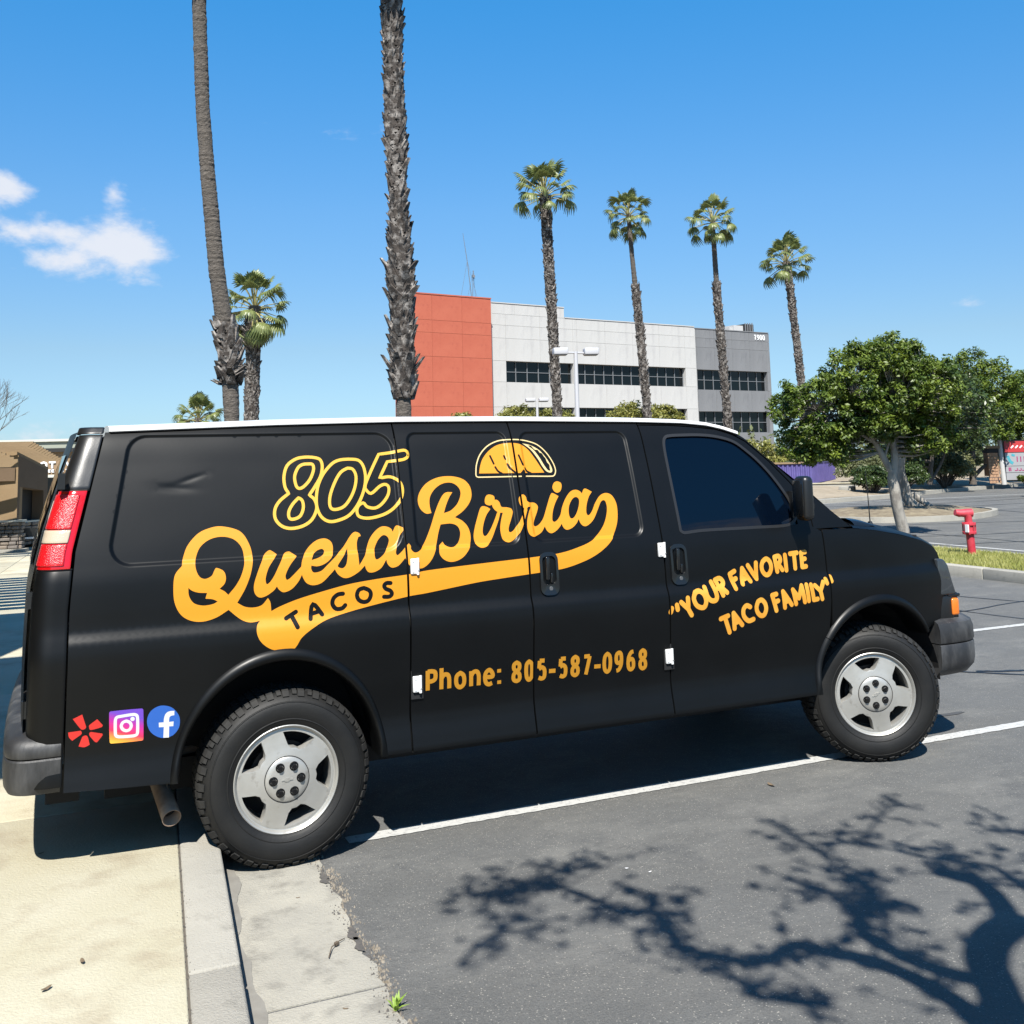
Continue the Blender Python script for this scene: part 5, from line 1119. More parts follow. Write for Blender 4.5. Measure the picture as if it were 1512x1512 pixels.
def wheel_rim():
    def P(r, a): return (r*math.cos(R(a)), r*math.sin(R(a)))
    outer = [P(.219, a) for a in np.arange(0, 360, 5)]; wins = []
    for k in range(5):
        c = 72*k
        w = [P(.205, c+t) for t in np.linspace(-21.5, 21.5, 12)]+[P(.150, c+15.5), P(.134, c+9), P(.137, c), P(.134, c-9), P(.150, c-15.5)]
        wins.append(np.array(w))
    ex = hexgrid((-.22, -.22), (.22, .22), .011); ins = winding(np.array(outer)*.97, ex) != 0
    for w in wins: ins &= winding(np.array(w), ex) == 0
    v, f = cdt([np.array(outer)], wins, ex[ins]); r = np.hypot(v[:, 0], v[:, 1])
    h = np.interp(r, [0, .10, .14, .19, .219], [-.004, -.003, .004, .010, .012])
    V = [(v[i, 0], h[i], v[i, 1]) for i in range(len(v))]; n = len(V)
    F = [tuple(t) for t in f]; V2 = []
    bd = boundary(f)
    for i in range(len(v)):
        q = v[i]; V2.append((q[0]*1.0, h[i]+.055, q[1]*1.0))
    # window walls splay slightly inwards
    F += [(b, a, a+n, b+n) for a, b in bd]
    mb = MB(); mb.add(V+V2, F); return mb, wins
rim_mb, wins = wheel_rim()
def bowtie():
    return [(-.026, -.003), (-.010, -.003), (-.011, -.008), (.009, -.008), (.010, -.003), (.026, -.003), (.023, .004), (.011, .004), (.012, .009), (-.008, .009), (-.009, .004), (-.023, .004)]
def make_wheel():
    w = empty('wheel', parent=van)
    t = tyre_mb.build('tyre', M['tyre'], w, True)
    b = blocks.build('tread', M['tyreb'], w); b['kind'] = 'stuff'
    ribs.build('sidewall_rib', M['tyre'], w, True)
    rim = rim_mb.build('rim', M['alloy'], w); bevel(rim, .0035, 2, 40)
    lip = MB().lathe([(.2375, .030), (.2385, .004), (.2370, -.004), (.2335, -.006), (.229, -.003), (.2245, .004), (.2215, .011), (.215, .013)], 96).build('rim_lip', M['alloy'], w, True)
    MB().lathe([(.222, .014), (.212, .05), (.206, .13), (.204, .20)], 64).build('rim_barrel', M['alloyd'], w, True)
    MB().lathe([(0, .085), (.150, .085), (.150, .11), (.0, .11)], 48).build('brake_disc', M['dark'], w, True)
    MB().lathe([(.205, .15), (0, .15)], 32).build('inner_cover', M['dark'], w)
    MB().lathe([(0, -.0115), (.030, -.0112), (.070, -.0098), (.093, -.0078), (.0975, -.004), (.0985, .004)], 64).build('centre_cap', M['alloy'], w, True)
    MB().lathe([(.0985, -.0045), (.1005, -.0048), (.1020, -.0035)], 64).build('cap_seam', M['dark'], w, True)
    for k in range(6):
        a = R(60*k); c = (.062*math.cos(a), 0, .062*math.sin(a))
        n_ = MB().lathe([(0, -.027), (.0100, -.027), (.0125, -.024), (.0140, -.010)], 6, c=c); n_.lathe([(.0140, -.0125), (.0195, -.0125), (.0212, -.009), (.0212, -.002)], 24, c=c)
        n_.build('lug_nut', M['lug'], w, True)
    e = slab2d('emblem', [np.array(bowtie())], [], -.0105, -.0145, M['alloy'], w, axis='Y')
    return w
def copy_children(src, dst):
    for ch in list(src.children):
        c = ch.copy(); COL.objects.link(c); c.parent = dst
w1 = make_wheel(); w1.location = (0, -.930, .388); w1.rotation_euler = (0, R(0), 0)
def set_spin(w, spin, rest=(0, 0, 0)):
    w.rotation_euler = (Matrix.Rotation(rest[2], 3, 'Z') @ Matrix.Rotation(spin, 3, 'Y')).to_euler()
set_spin(w1, -R(0))
def wheel_copy(loc, spin, steer=0, flip=False):
    w = empty('wheel', loc, parent=van); copy_children(w1, w); set_spin(w, spin, (0, 0, steer+(math.pi if flip else 0))); return w
w2 = wheel_copy((3.43, -.930, .388), 0, 0)
wheel_copy((0, .930, .388), .5, 0, True); wheel_copy((3.43, .930, .388), 1.1, -.40, True)

# ---------------------------------------------------------------- lettering
def mm(poly): return [(p[0]/1000, p[1]/1000)+tuple(p[2:]) for p in poly]
GAPS = [np.array([(s_-G-.001, .40), (s_+G+.001, .40), (s_+G+.001, 2.02), (s_-G-.001, 2.02)]) for s_ in (S1, S2, S3, 3.093)]
def decal(name, plus, minus, m, off=.0016, gaps=True, res=.022, label=None):
    lo = np.vstack(plus).min(0)-.02; hi = np.vstack(plus).max(0)+.02
    mn = list(minus)+[g_ for g_ in GAPS if gaps and g_[0][0] < hi[0] and g_[1][0] > lo[0]]
    o = skin(name, plus, mn, m, van, res, off, 1, hem=0, edge=.025)
    return o
def outl(k, n=5): return [catmull(mm(p), True, n=n) for p in OUT[k]]
def strokes(k, w, rnd=True, n=4): return [stroke(mm(p), w, rnd, n) for p in OUT[k]]
holes = []; plus = []
for k in ('Q', 'uesa', 'B', 'i', 'idot', 'r', 'ria', 'idot2'):
    q = outl(k); plus.append(q[0]); holes += q[1:]
rib = outl('ribbon')[0]
tac = strokes('S_tacos', .0200)
hand = np.array([(1.322+a, 1.216+b) for a, b in [(-.048, -.07), (-.03, -.10), (.03, -.10), (.048, -.07), (.048, .07), (.03, .10), (-.03, .10), (-.048, .07)]])
decal('script_lettering', plus, holes+[hand], M['yellow'])
# the ribbon passes under the lettering: same vinyl, cut where the letters already cover it
decal('ribbon_lettering', [rib], tac+[hand]+plus, M['yellow'])
decal('outline_number', strokes('S_805', .0145), [], M['paley'])
shell = outl('P_taco_shell'); fill = outl('P_taco_fill'); cut = strokes('S_taco_cut', .0110)
tp = empty('taco_picture', parent=van)
for nm, pl, mi, m_ in (('taco_shell', shell, cut, M['yellow']), ('taco_filling', [fill[0]], [fill[1]]+shell, M['cream']), ('taco_outline', strokes('S_taco_line', .0062), [], M['cream'])):
    decal(nm, pl, mi, m_).parent = tp
ph_ = strokes('S_phone', .0205, False, 8); decal('phone_word', ph_[:10], [], M['phoney']); decal('phone_number', ph_[10:], [], M['phoney'])
decal('slogan_lettering', strokes('S_slogan', .0265, True, 4), [], M['slogy'])
decal('burst_logo', outl('P_burst', 3), [], M['redv'], gaps=False)
cam_s = strokes('S_photo_logo', .0125); cam_d = strokes('S_photo_dot', .017); f_ = outl('P_round_f', 3)
gm = bpy.data.materials.new('sunset_gradient_vinyl'); gm.use_nodes = True; t = gm.node_tree; bs = t.nodes['Principled BSDF']; bs.inputs['Roughness'].default_value = .42
tcn = t.nodes.new('ShaderNodeTexCoord'); sx = t.nodes.new('ShaderNodeSeparateXYZ'); t.links.new(tcn.outputs['Generated'], sx.inputs[0])
ad = t.nodes.new('ShaderNodeMath'); ad.operation = 'MULTIPLY_ADD'; t.links.new(sx.outputs['X'], ad.inputs[0]); ad.inputs[1].default_value = .35; t.links.new(sx.outputs['Z'], ad.inputs[2])
rp = t.nodes.new('ShaderNodeValToRGB'); t.links.new(ad.outputs[0], rp.inputs[0]); cr_ = rp.color_ramp
for i, (p_, c_) in enumerate([(0, (1, .62, .06)), (.22, (1, .35, .04)), (.45, (.85, .03, .10)), (.75, (.52, .02, .35)), (1.0, (.16, .06, .55))]):
    e_ = cr_.elements[i] if i < 2 else cr_.elements.new(p_); e_.position = p_; e_.color = (*[v*.62 for v in c_], 1)
t.links.new(rp.outputs[0], bs.inputs['Base Color'])
decal('camera_logo', outl('P_photo_logo', 3), cam_s+cam_d, gm, gaps=False)
decal('camera_logo_mark', cam_s+cam_d, [], M['whitev'], gaps=False)
decal('round_logo', outl('P_round_logo', 3), f_, M['bluev'], gaps=False)
decal('round_logo_letter', f_, [], M['whitev'], gaps=False)
w2.rotation_euler = (Matrix.Rotation(-.40, 3, 'Z') @ Matrix.Rotation(R(-28), 3, 'Y')).to_euler()
w1.rotation_euler = (Matrix.Rotation(0, 3, 'Z') @ Matrix.Rotation(R(-1), 3, 'Y')).to_euler()
# ================================================================== TREES, PALMS AND SMALL THINGS
M['bark'] = mat('palm_bark', (0.07875, 0.066, 0.054), .95, col2=(0.1425, 0.1237, 0.105), scale=9, bump=.03, bscale=14, stretch=(1, 1, 3.5), col3=(0.0375, 0.0315, 0.027), scale3=16, fac3=(.52, .72))
M['boot'] = mat('palm_boot', (.060, .048, .040), .9, col2=(.36, .33, .30), scale=7, fac=(.46, .66), bump=.01, bscale=25, col3=(.020, .016, .014), scale3=5, fac3=(.50, .68))
M['frond'] = leafmat('fan_palm_green', (.065, .10, .026), (.24, .27, .085), 1.3, .30, .42)
M['stem'] = mat('frond_stem', (.30, .27, .10), .6)
M['tip'] = mat('dead_frond', (.30, .235, .14), .8)
def ringed_trunk(path, rads, rough=.012, ring=.11, n=22):
    P = [Vector(p) for p in path]; V = []; F = []; rows = 0; zz = 0
    for i in range(len(P)-1):
        L_ = (P[i+1]-P[i]).length; k = max(2, int(L_/(ring/2)))
        for j in range(k+(i == len(P)-2)):
            t = j/k; p = P[i].lerp(P[i+1], t); r = rads[i]+(rads[i+1]-rads[i])*t
            w = rough*random.uniform(-1.1, 1.1)
            for q in range(n):
                a = 2*math.pi*q/n; rr = r+w*(.6+.4*math.sin(3*a+rows*.7))+random.uniform(-1, 1)*rough*.5; V.append((p.x+rr*math.cos(a), p.y+rr*math.sin(a), p.z+random.uniform(-.01, .01)))
            rows += 1
    for i in range(rows-1):
        for q in range(n): F.append((i*n+q, i*n+(q+1) % n, (i+1)*n+(q+1) % n, (i+1)*n+q))
    return V, F
def at_path(path, z):
    for a, b in zip(path, path[1:]):
        if a[2] <= z <= b[2]: t = (z-a[2])/(b[2]-a[2]+1e-9); return Vector(a).lerp(Vector(b), t)
    return Vector(path[-1])
def boots(path, rad, z0, z1, n, size, spread=.5, m=None, up=1):
    """old leaf bases criss-crossing up the trunk: each a tapered wedge"""
    V = []; F = []
    for i in range(n):
        z = z0+(z1-z0)*(i+random.random())/n; a = i*2.39996+random.uniform(-.2, .2); c = at_path(path, z); r = rad(z) if callable(rad) else rad
        s = size*random.uniform(.6, 1.25); o = Vector((math.cos(a), math.sin(a), 0)); t = Vector((-math.sin(a), math.cos(a), 0)); sk = random.uniform(-.55, .55)
        tilt = spread*random.uniform(.3, 1.35); tip = c+o*(r+s*.55*tilt)+Vector((0, 0, s*up*random.uniform(.55, 1)))+t*s*sk
        w = s*.34; b0 = c+o*(r-.03); k = len(V); d = .030*(s/.3)
        V += [b0-t*w, b0+t*w, b0+t*w*.9+o*(.05+d), b0-t*w*.9+o*(.05+d), tip-t*w*.45, tip+t*w*.45, tip+t*w*.35+o*d, tip-t*w*.35+o*d]
        V[-4:] = [q-Vector((0, 0, .0)) for q in V[-4:]]
        F += [(k, k+1, k+5, k+4), (k+3, k+7, k+6, k+2), (k+1, k+2, k+6, k+5), (k, k+4, k+7, k+3), (k+4, k+5, k+6, k+7)]
    return V, F
def fan_frond(seed, stem=.95, R_=.72, nseg=17, droop=.5):
    """petiole curving outwards along +X, then a pleated fan with drooping split tips"""
    rs = random.Random(seed); V = []; F = []; mi = []
    mb = MB(); pts = [(0, 0, 0), (stem*.5, 0, .06), (stem, 0, .03)]; mb.tube(pts, [.030, .022, .016], 4); V += mb.v; F += mb.f; mi += [1]*len(mb.f)
    c = Vector((stem, 0, .03)); span = R(205)
    for i in range(nseg):
        a = -span/2+span*(i+.5)/nseg; L_ = R_*(1-.18*abs(a)/(span/2))*rs.uniform(.88, 1.08); w = span/nseg*.62
        rows = []; nr = 5
        for j in range(nr+1):
            t = j/nr; r = L_*t; dz = -droop*L_*(t**2.6)*(.55+.5*abs(math.sin(a)))+.10*t*(1-t); ww = max(.006, r*w*(1 if t < .55 else (1-t)/.45*1.0)) if j else .012
            d = Vector((math.cos(a), math.sin(a), 0)); s_ = Vector((-math.sin(a), math.cos(a), 0)); p = c+d*r*(1-.22*t*t)+Vector((0, 0, dz+rs.uniform(-.01, .01)))
            rows.append((p-s_*ww, p+Vector((0, 0, .35*ww)), p+s_*ww))
        for j in range(nr):
            k = len(V); V += [*rows[j], *rows[j+1]]; F += [(k, k+3, k+4, k+1), (k+1, k+4, k+5, k+2)]; mi += [0, 0]
    me = bpy.data.meshes.new('frond'); me.from_pydata([tuple(v) for v in V], [], F); me.materials.append(M['frond']); me.materials.append(M['stem']); me.polygons.foreach_set('material_index', mi); me.update(); return me
FR = [fan_frond(s, 1.05, .66, 17, d) for s, d in ((1, .12), (2, .30), (3, .55), (4, .95))]
def crown(root, top, scale, n=30, low=-35, seed=0, hi=82):
    rs = random.Random(seed)
    for i in range(n):
        t = (i+.5)/n; el = hi+(low-hi)*t**1.15+rs.uniform(-12, 12); az = i*137.5+rs.uniform(-15, 15)
        me = FR[min(3, max(0, int(t*4)+rs.choice((-1, 0, 0, 1))))]
        o = bpy.data.objects.new('frond', me); s = scale*rs.uniform(.78, 1.12)
        Mx = Matrix.Translation(top+Vector((0, 0, -.25*scale*t))) @ Matrix.Rotation(R(az), 4, 'Z') @ Matrix.Rotation(-R(el), 4, 'Y') @ Matrix.Rotation(rs.uniform(-.4, .4), 4, 'X') @ Matrix.Diagonal((s, s, s, 1))
        COL.objects.link(o); o.parent = root; o.matrix_local = Mx
def palm(label, path, rads, boot=None, crown_s=1.0, nfr=30, low=-35, ring=.11, seed=0, group=None, collar=None):
    base = Vector(path[0]); root = thing('palm_tree', label, 'palm tree', tuple(base), 0, group); P = [tuple(Vector(p)-base) for p in path]
    V, F = ringed_trunk(P, rads, .010, ring); mesh('trunk', V, F, M['bark'], root, False)
    for b in (boot or []):
        V, F = boots(P, *b); o = mesh('leaf_bases', V, F, M['boot'], root); o['kind'] = 'stuff'
    crown(root, Vector(P[-1]), crown_s, nfr, low, seed)
    return root
palm('smooth grey leaning palm trunk with one ragged collar of old leaf bases', [(2.66, 18.96, 0), (2.61, 18.89, 2.95), (2.53, 18.84, 4.4), (2.2, 18.62, 6.38), (1.95, 18.42, 8.6), (1.80, 18.30, 10.2), (1.66, 18.05, 12.7), (1.6, 18, 15.5)], [.22, .175, .205, .185, .172, .162, .158, .155],
     [(lambda z: .20, 3.75, 5.05, 110, .30, .50), (lambda z: .21, 3.7, 4.2, 30, .36, .9, None, .55)], 1.3, 30, -50, .10, 1)
p2p = [(5.74, 15.4, 0), (5.70, 15.35, 2.86), (5.66, 15.25, 4.5), (5.52, 14.94, 6.63), (5.34, 14.65, 9.52), (5.23, 14.42, 11.69), (5.15, 14.3, 14.6)]
palm('tall palm trunk behind the van thickly shingled with old leaf bases, crown out of frame', p2p, [.19, .160, .155, .140, .135, .135, .13],
     [(lambda z: .145+.045*math.exp(-((z-5.2)/1.2)**2)+.018*math.sin(z*2.3), 3.15, 14.3, 1500, .25, .50), (lambda z: .17, 3.15, 6.0, 170, .34, .75)], 1.3, 30, -60, .10, 2)
palm('shaggy palm with the widest crown, crossing the white wall beside the double lamp post', [(21.1, 39.3, 0), (21.05, 39.25, 4.07), (20.75, 38.9, 8.5), (20.20, 38.22, 14.75)], [.22, .20, .17, .20], [(lambda z: .155+.004*z, .5, 14.5, 1100, .24, .45)], 1.10, 38, -30, .16, 3)
palm('slim-necked palm whose shaggy trunk crosses the long windows of the white wall', [(26.65, 40.1, 0), (26.6, 40.06, 4.52), (25.98, 39.63, 10.03), (25.68, 39.42, 12.2), (25.50, 39.32, 14.35)], [.18, .16, .15, .115, .115], [(lambda z: .15, .5, 10.6, 850, .25, .5)], .88, 40, -50, .16, 4)
palm('palm with a bare slim neck whose shaggy trunk crosses the grey wall', [(32.3, 41.1, 0), (32.26, 41.02, 3.46), (31.6, 40.5, 10.6), (31.20, 40.05, 14.65)], [.19, .17, .15, .12], [(lambda z: .155, .5, 11.2, 850, .25, .5)], .94, 38, -50, .16, 5)
palm('rightmost palm, shaggy trunk rising behind the round green tree', [(43.9, 48.9, 0), (43.76, 48.76, 6.74), (43.2, 48.5, 11), (42.65, 48.22, 14.55)], [.22, .20, .19, .20], [(lambda z: .19, .5, 14.3, 700, .28, .45)], 1.22, 36, -35, .2, 6)
palm('short palm with a dense green crown half hidden behind the smooth trunk', [(7.0, 43.3, 0), (7.01, 43.18, 4.09), (7.04, 42.58, 9.3)], [.28, .28, .28], [(lambda z: .27, .5, 7.8, 700, .28, .4), (lambda z: .33, 7.4, 8.6, 110, .42, .9)], 1.22, 46, -62, .2, 7)
palm('low feathery palm top just showing above the rear of the van roof', [(9.75, 87.9, 0), (9.7, 87.7, 6.2)], [.3, .3], [], 1.45, 44, -30, .3, 8)
# ---------------------------------------------------------------- leafy trees
M['trunkw'] = mat('pale_mottled_bark', (0.336, 0.312, 0.272), .85, col2=(0.2, 0.18, 0.156), scale=6, fac=(.45, .62), bump=.015, bscale=20, stretch=(1, 1, .5))
M['trunkd'] = mat('dark_bark', (0.07, 0.0574, 0.0455), .9, col2=(0.119, 0.1015, 0.084), scale=8, bump=.015, bscale=20)
M['leafA'] = leafmat('glossy_green_leaves', (.034, .075, .008), (.21, .275, .030), 2.2, .30, .50)
M['leafB'] = leafmat('dark_green_leaves', (0.034, 0.0595, 0.0153), (0.085, 0.1275, 0.02975), 1.4, .25, .38)
M['leafC'] = leafmat('yellow_green_leaves', (.16, .17, .035), (.36, .34, .08), 1.5, .35, .45)
M['leafD'] = leafmat('dusty_green_leaves', (.10, .115, .045), (.20, .21, .085), 1.1, .3, .55)
def leaves(name, centers, sig, per, size, m, parent=None, flat=.55, asp=.42):
    c = np.repeat(np.asarray(centers, float), per, 0); n = len(c)
    d = rng.normal(size=(n, 3)); d /= np.linalg.norm(d, axis=1)[:, None]; r = np.asarray(sig)[..., None] if np.ndim(sig) else sig
    p = c+d*(rng.random(n)[:, None]**.45)*r*[1, 1, .8]
    nz_ = d*.6+rng.normal(size=(n, 3))*.55+[0, 0, .75]; nz_ /= np.linalg.norm(nz_, axis=1)[:, None]
    t = np.cross(nz_, rng.normal(size=(n, 3))); t /= np.linalg.norm(t, axis=1)[:, None]+1e-9; b = np.cross(nz_, t)
    s = size*rng.uniform(.5, 1.45, n)[:, None]
    V = np.empty((n, 4, 3)); V[:, 0] = p-t*s; V[:, 1] = p-b*s*asp+nz_*s*.12; V[:, 2] = p+t*s; V[:, 3] = p+b*s*asp+nz_*s*.12
    me = bpy.data.meshes.new(name); me.vertices.add(n*4); me.vertices.foreach_set('co', V.ravel()); me.loops.add(n*4); me.loops.foreach_set('vertex_index', np.arange(n*4))
    me.polygons.add(n); me.polygons.foreach_set('loop_start', np.arange(0, n*4, 4)); me.update(); me.materials.append(m)
    return link(bpy.data.objects.new(name, me), parent)
def tree(label, base, trunk, blobs, leaf_m, bark_m, nclump=180, per=90, size=.055, csig=.22, tr=(.14, .05), name='leafy_tree', cat='tree', group=None, shell=.55, twig=.012, seed=1):
    rs = random.Random(seed); root = thing(name, label, cat, base, 0, group); B = Vector(base)
    limbs = []; mb = MB()
    for path, r0, r1 in trunk:
        P = [Vector(p)-B for p in path]; Q = catmull([(i, 0) for i in range(len(P))], n=1)
        pts = []; 
        for i in range(len(P)-1):
            for k in range(5): t = k/5; p0 = P[max(i-1, 0)]; p3 = P[min(i+2, len(P)-1)]; a, b = P[i], P[i+1]; m1 = (b-p0)*.5; m2 = (p3-a)*.5; pts.append((2*t**3-3*t*t+1)*a+(t**3-2*t*t+t)*m1+(-2*t**3+3*t*t)*b+(t**3-t*t)*m2+Vector((rs.uniform(-1, 1), rs.uniform(-1, 1), 0))*r0*.08)
        pts.append(P[-1]); rr = [r0+(r1-r0)*(i/(len(pts)-1))**.8*(1) for i in range(len(pts))]
        mb.tube(pts, rr, 9); limbs += pts[len(pts)//3:]
    mb.build('trunk', bark_m, root, True)
    cl = []; tot = sum(b[1][0]*b[1][1]*b[1][2] for b in blobs)
    for c, r in blobs:
        k = int(nclump*(r[0]*r[1]*r[2])/tot)+1
        for _ in range(k):
            while True:
                d = Vector((rs.uniform(-1, 1), rs.uniform(-1, 1), rs.uniform(-1, 1)))
                if shell < d.length < 1 or (d.length < 1 and rs.random() < .12): break
            cl.append(Vector(c)-B+Vector((d.x*r[0], d.y*r[1], d.z*r[2])))
    if limbs and twig:
        tb = MB()
        for c in cl:
            l = min(limbs, key=lambda q: (q-c).length+.6*max(0, q.z-c.z)); mid = l.lerp(c, .5)+Vector((rs.uniform(-.1, .1), rs.uniform(-.1, .1), -.06))
            tb.tube([l, mid, c], [twig*1.8, twig, twig*.4], 4, caps=False)
        o = tb.build('branches', bark_m, root, rec=False); o['kind'] = 'stuff'
    o = leaves('crown', [tuple(c) for c in cl], csig, per, size, leaf_m, root); o['kind'] = 'stuff'
    return root
T1 = [([(15.70, 11.45, 0), (15.43, 11.36, .85), (15.36, 11.32, 1.42)], .135, .105), ([(15.38, 11.33, 1.32), (15.11, 11.37, 1.80), (14.9, 11.41, 2.2), (14.62, 11.46, 2.79)], .085, .035), ([(15.37, 11.32, 1.32), (15.40, 11.26, 1.73), (15.34, 11.23, 2.25), (15.29, 11.17, 2.9)], .095, .05),
      ([(15.18, 11.36, 1.62), (15.28, 11.30, 1.95), (15.32, 11.25, 2.12)], .03, .02), ([(15.0, 11.4, 2.0), (14.5, 11.6, 2.35), (13.9, 11.8, 2.7)], .035, .015), ([(15.35, 11.22, 2.2), (15.8, 11.0, 2.7), (16.1, 10.85, 3.1)], .04, .015)]
tree('round glossy green tree with a forked pale trunk right behind the van bonnet', (15.70, 11.45, 0), T1, [((14.95, 11.25, 3.28), (1.25, 1.2, .92)), ((13.75, 11.85, 2.70), (.95, .9, .68)), ((15.95, 10.85, 3.05), (.85, .9, .75)), ((14.0, 11.8, 2.15), (.75, .8, .42)), ((16.0, 10.95, 2.3), (.60, .7, .5)), ((15.1, 11.2, 2.55), (1.0, 1.0, .5)), ((13.2, 12.05, 3.05), (.40, .4, .25)), ((13.75, 12.0, 2.05), (.70, .7, .45)), ((16.25, 10.75, 3.45), (.45, .5, .35)), ((15.3, 11.1, 3.8), (.8, .8, .5)), ((14.1, 11.9, 1.85), (.75, .7, .36)), ((16.1, 11.0, 2.0), (.6, .7, .36)), ((15.0, 12.1, 2.1), (.7, .5, .4))],
     M['leafA'], M['trunkw'], 900, 84, .044, .155, shell=.55)
tree('leaning pale tree with flared roots on the shaded island behind the forked tree', (20.7, 16.3, .1), [([(20.9, 16.1, .1), (20.62, 16.28, .45), (20.51, 16.28, .8), (20.39, 16.26, 1.37), (20.6, 16.1, 2.2), (21.12, 15.73, 3.03)], .20, .07), ([(20.4, 16.6, .08), (20.6, 16.3, .5)], .10, .10), ([(21.3, 15.9, .08), (20.7, 16.2, .6)], .09, .10)],
     [((19.7, 14.7, 3.2), (1.7, 1.5, .7)), ((21.3, 15.7, 3.3), (1.4, 1.3, .9)), ((20.0, 16.2, 3.0), (1.2, 1.1, .7)), ((22.0, 15.3, 2.7), (.9, .9, .6))], M['leafB'], M['trunkw'], 240, 80, .06, .26, seed=3)
tree('tall dark tree with a curved side branch left of the shopping centre sign', (37.31, 29.34, .24), [([(37.31, 29.34, .24), (37.29, 29.25, 1.2), (37.2, 29.0, 2.6), (37.3, 28.9, 3.8)], .17, .07), ([(37.36, 29.28, .60), (37.75, 29.1, 1.0), (38.17, 28.83, 1.3), (38.44, 28.61, 2.07), (38.4, 28.5, 2.8)], .10, .06)],
     [((36.9, 28.9, 4.3), (1.3, 1.2, 1.0)), ((37.5, 28.6, 3.0), (1.4, 1.2, .9)), ((38.2, 28.4, 4.8), (1.0, 1.0, 1.1)), ((36.3, 29.3, 3.6), (.9, .9, .9)), ((37.2, 28.9, 5.7), (.9, .9, .7)), ((38.0, 28.4, 3.6), (1.0, 1.0, .8))], M['leafA'], M['trunkd'], 380, 75, .075, .30, seed=4)
tree('tree at the right edge of the picture with dark drooping branches over the sign', (42.3, 30.4, .25), [([(42.3, 30.4, .25), (42.0, 30.4, 1.4), (41.7, 30.4, 2.6)], .14, .07), ([(42.2, 30.4, .9), (41.8, 30.4, 1.3), (41.55, 30.45, 2.1)], .07, .05)],
     [((41.6, 30.3, 3.4), (1.4, 1.2, .8)), ((42.3, 30.0, 4.6), (1.6, 1.2, 1.0)), ((41.0, 30.5, 2.7), (.7, .8, .5)), ((40.6, 30.5, 3.8), (.6, .7, .5)), ((39.9, 28.0, 2.25), (.55, .4, .35)), ((41.0, 28.6, 2.5), (.7, .5, .5))], M['leafA'], M['trunkd'], 260, 75, .08, .32, seed=5)
tree('dark bushy tree behind the forked trunk on the bank', (33.16, 27.83, .39), [([(33.16, 27.83, .39), (33.2, 27.73, 1.11), (33.29, 27.5, 2.55)], .14, .06), ([(33.1, 27.8, .4), (33.6, 27.6, 1.2), (33.8, 27.3, 2.0)], .08, .04)],
     [((33.0, 27.6, 2.9), (2.2, 1.6, 1.1)), ((32.0, 28.0, 1.9), (1.0, 1.0, .7)), ((34.4, 27.1, 2.6), (1.2, 1.0, .9)), ((34.0, 27.2, 3.8), (1.3, 1.0, .9))], M['leafB'], M['trunkd'], 260, 75, .08, .33, seed=6)
def bush(label, c, r, leaf_m, n=60, per=80, size=.06, csig=.22, seed=1, name='bush', group=None):
    rs = random.Random(seed); root = thing(name, label, 'bush', (c[0], c[1], c[2]-r[2]), 0, group); cl = []
    for _ in range(n):
        d = Vector((rs.gauss(0, 1), rs.gauss(0, 1), abs(rs.gauss(0, 1))-.3)).normalized()*rs.uniform(.45, 1); cl.append((d.x*r[0], d.y*r[1], r[2]+d.z*r[2]*.95))
    o = leaves('foliage', cl, csig, per, size, leaf_m, root); o['kind'] = 'stuff'
    tb = MB()
    for c_ in cl[::3]: tb.tube([(0, 0, 0), (c_[0]*.4, c_[1]*.4, c_[2]*.6), c_], [.03, .02, .008], 4, caps=False)
    tb.build('stems', M['trunkd'], root, rec=False)['kind'] = 'stuff'
    return root
bush('round dark green bush on the bank just right of the concrete block', (28.9, 26.6, .72), (1.0, .8, .62), M['leafB'], 110, 90, .05, .20, 1)
bush('bush in the shade behind the pale tree trunks', (31.0, 27.0, .75), (1.0, .8, .60), M['leafB'], 80, 90, .06, .22, 2)
bush('dusty bush under the dark tree on the bank', (34.8, 28.6, .95), (1.6, 1.1, .85), M['leafD'], 120, 80, .06, .26, 3)
bush('pale dusty shrub right of the dark trunk', (36.3, 29.8, 1.1), (1.6, 1.2, 1.0), M['leafD'], 110, 80, .06, .26, 4)
bush('low clipped green bush in front of the shopping centre sign', (39.4, 27.9, .45), (.9, .4, .22), M['leafA'], 60, 70, .05, .14, 5)
bush('yellow-green bush seen above the purple container', (30.0, 36.0, 1.6), (2.2, 1.4, 1.0), M['leafC'], 90, 80, .08, .3, 6)
bush('brown-green scrub between the purple fence and the tree', (33.4, 31.8, .95), (1.5, 1.2, .7), M['leafD'], 80, 80, .07, .3, 7)
for i, (lb, c, r) in enumerate([('small yellow-green treetop at the left end of the white wall', (24.2, 50.94, 4.3), (1.5, 1.2, .75)), ('small yellow-green treetop beside the first shaggy palm', (26.2, 50.13, 4.2), (1.1, 1.0, .62)), ('wide yellow-green treetop above the van roof at the second palm', (27.3, 42.0, 3.95), (1.9, 1.4, .80)), ('tiny treetop in front of the red wall', (21.0, 52.3, 4.1), (.9, .8, .55))]):
    tree(lb, (c[0], c[1], 0), [([(c[0], c[1], 0), (c[0]+.05, c[1], 2), (c[0], c[1], c[2])], .12, .05)], [(c, r)], M['leafC'], M['trunkd'], 80, 60, .09, .34, seed=10+i)
bush('upright sprig of leaves beside the wide treetop', (28.7, 41.3, 3.9), (.7, .6, .75), M['leafC'], 26, 60, .09, .26, 9)
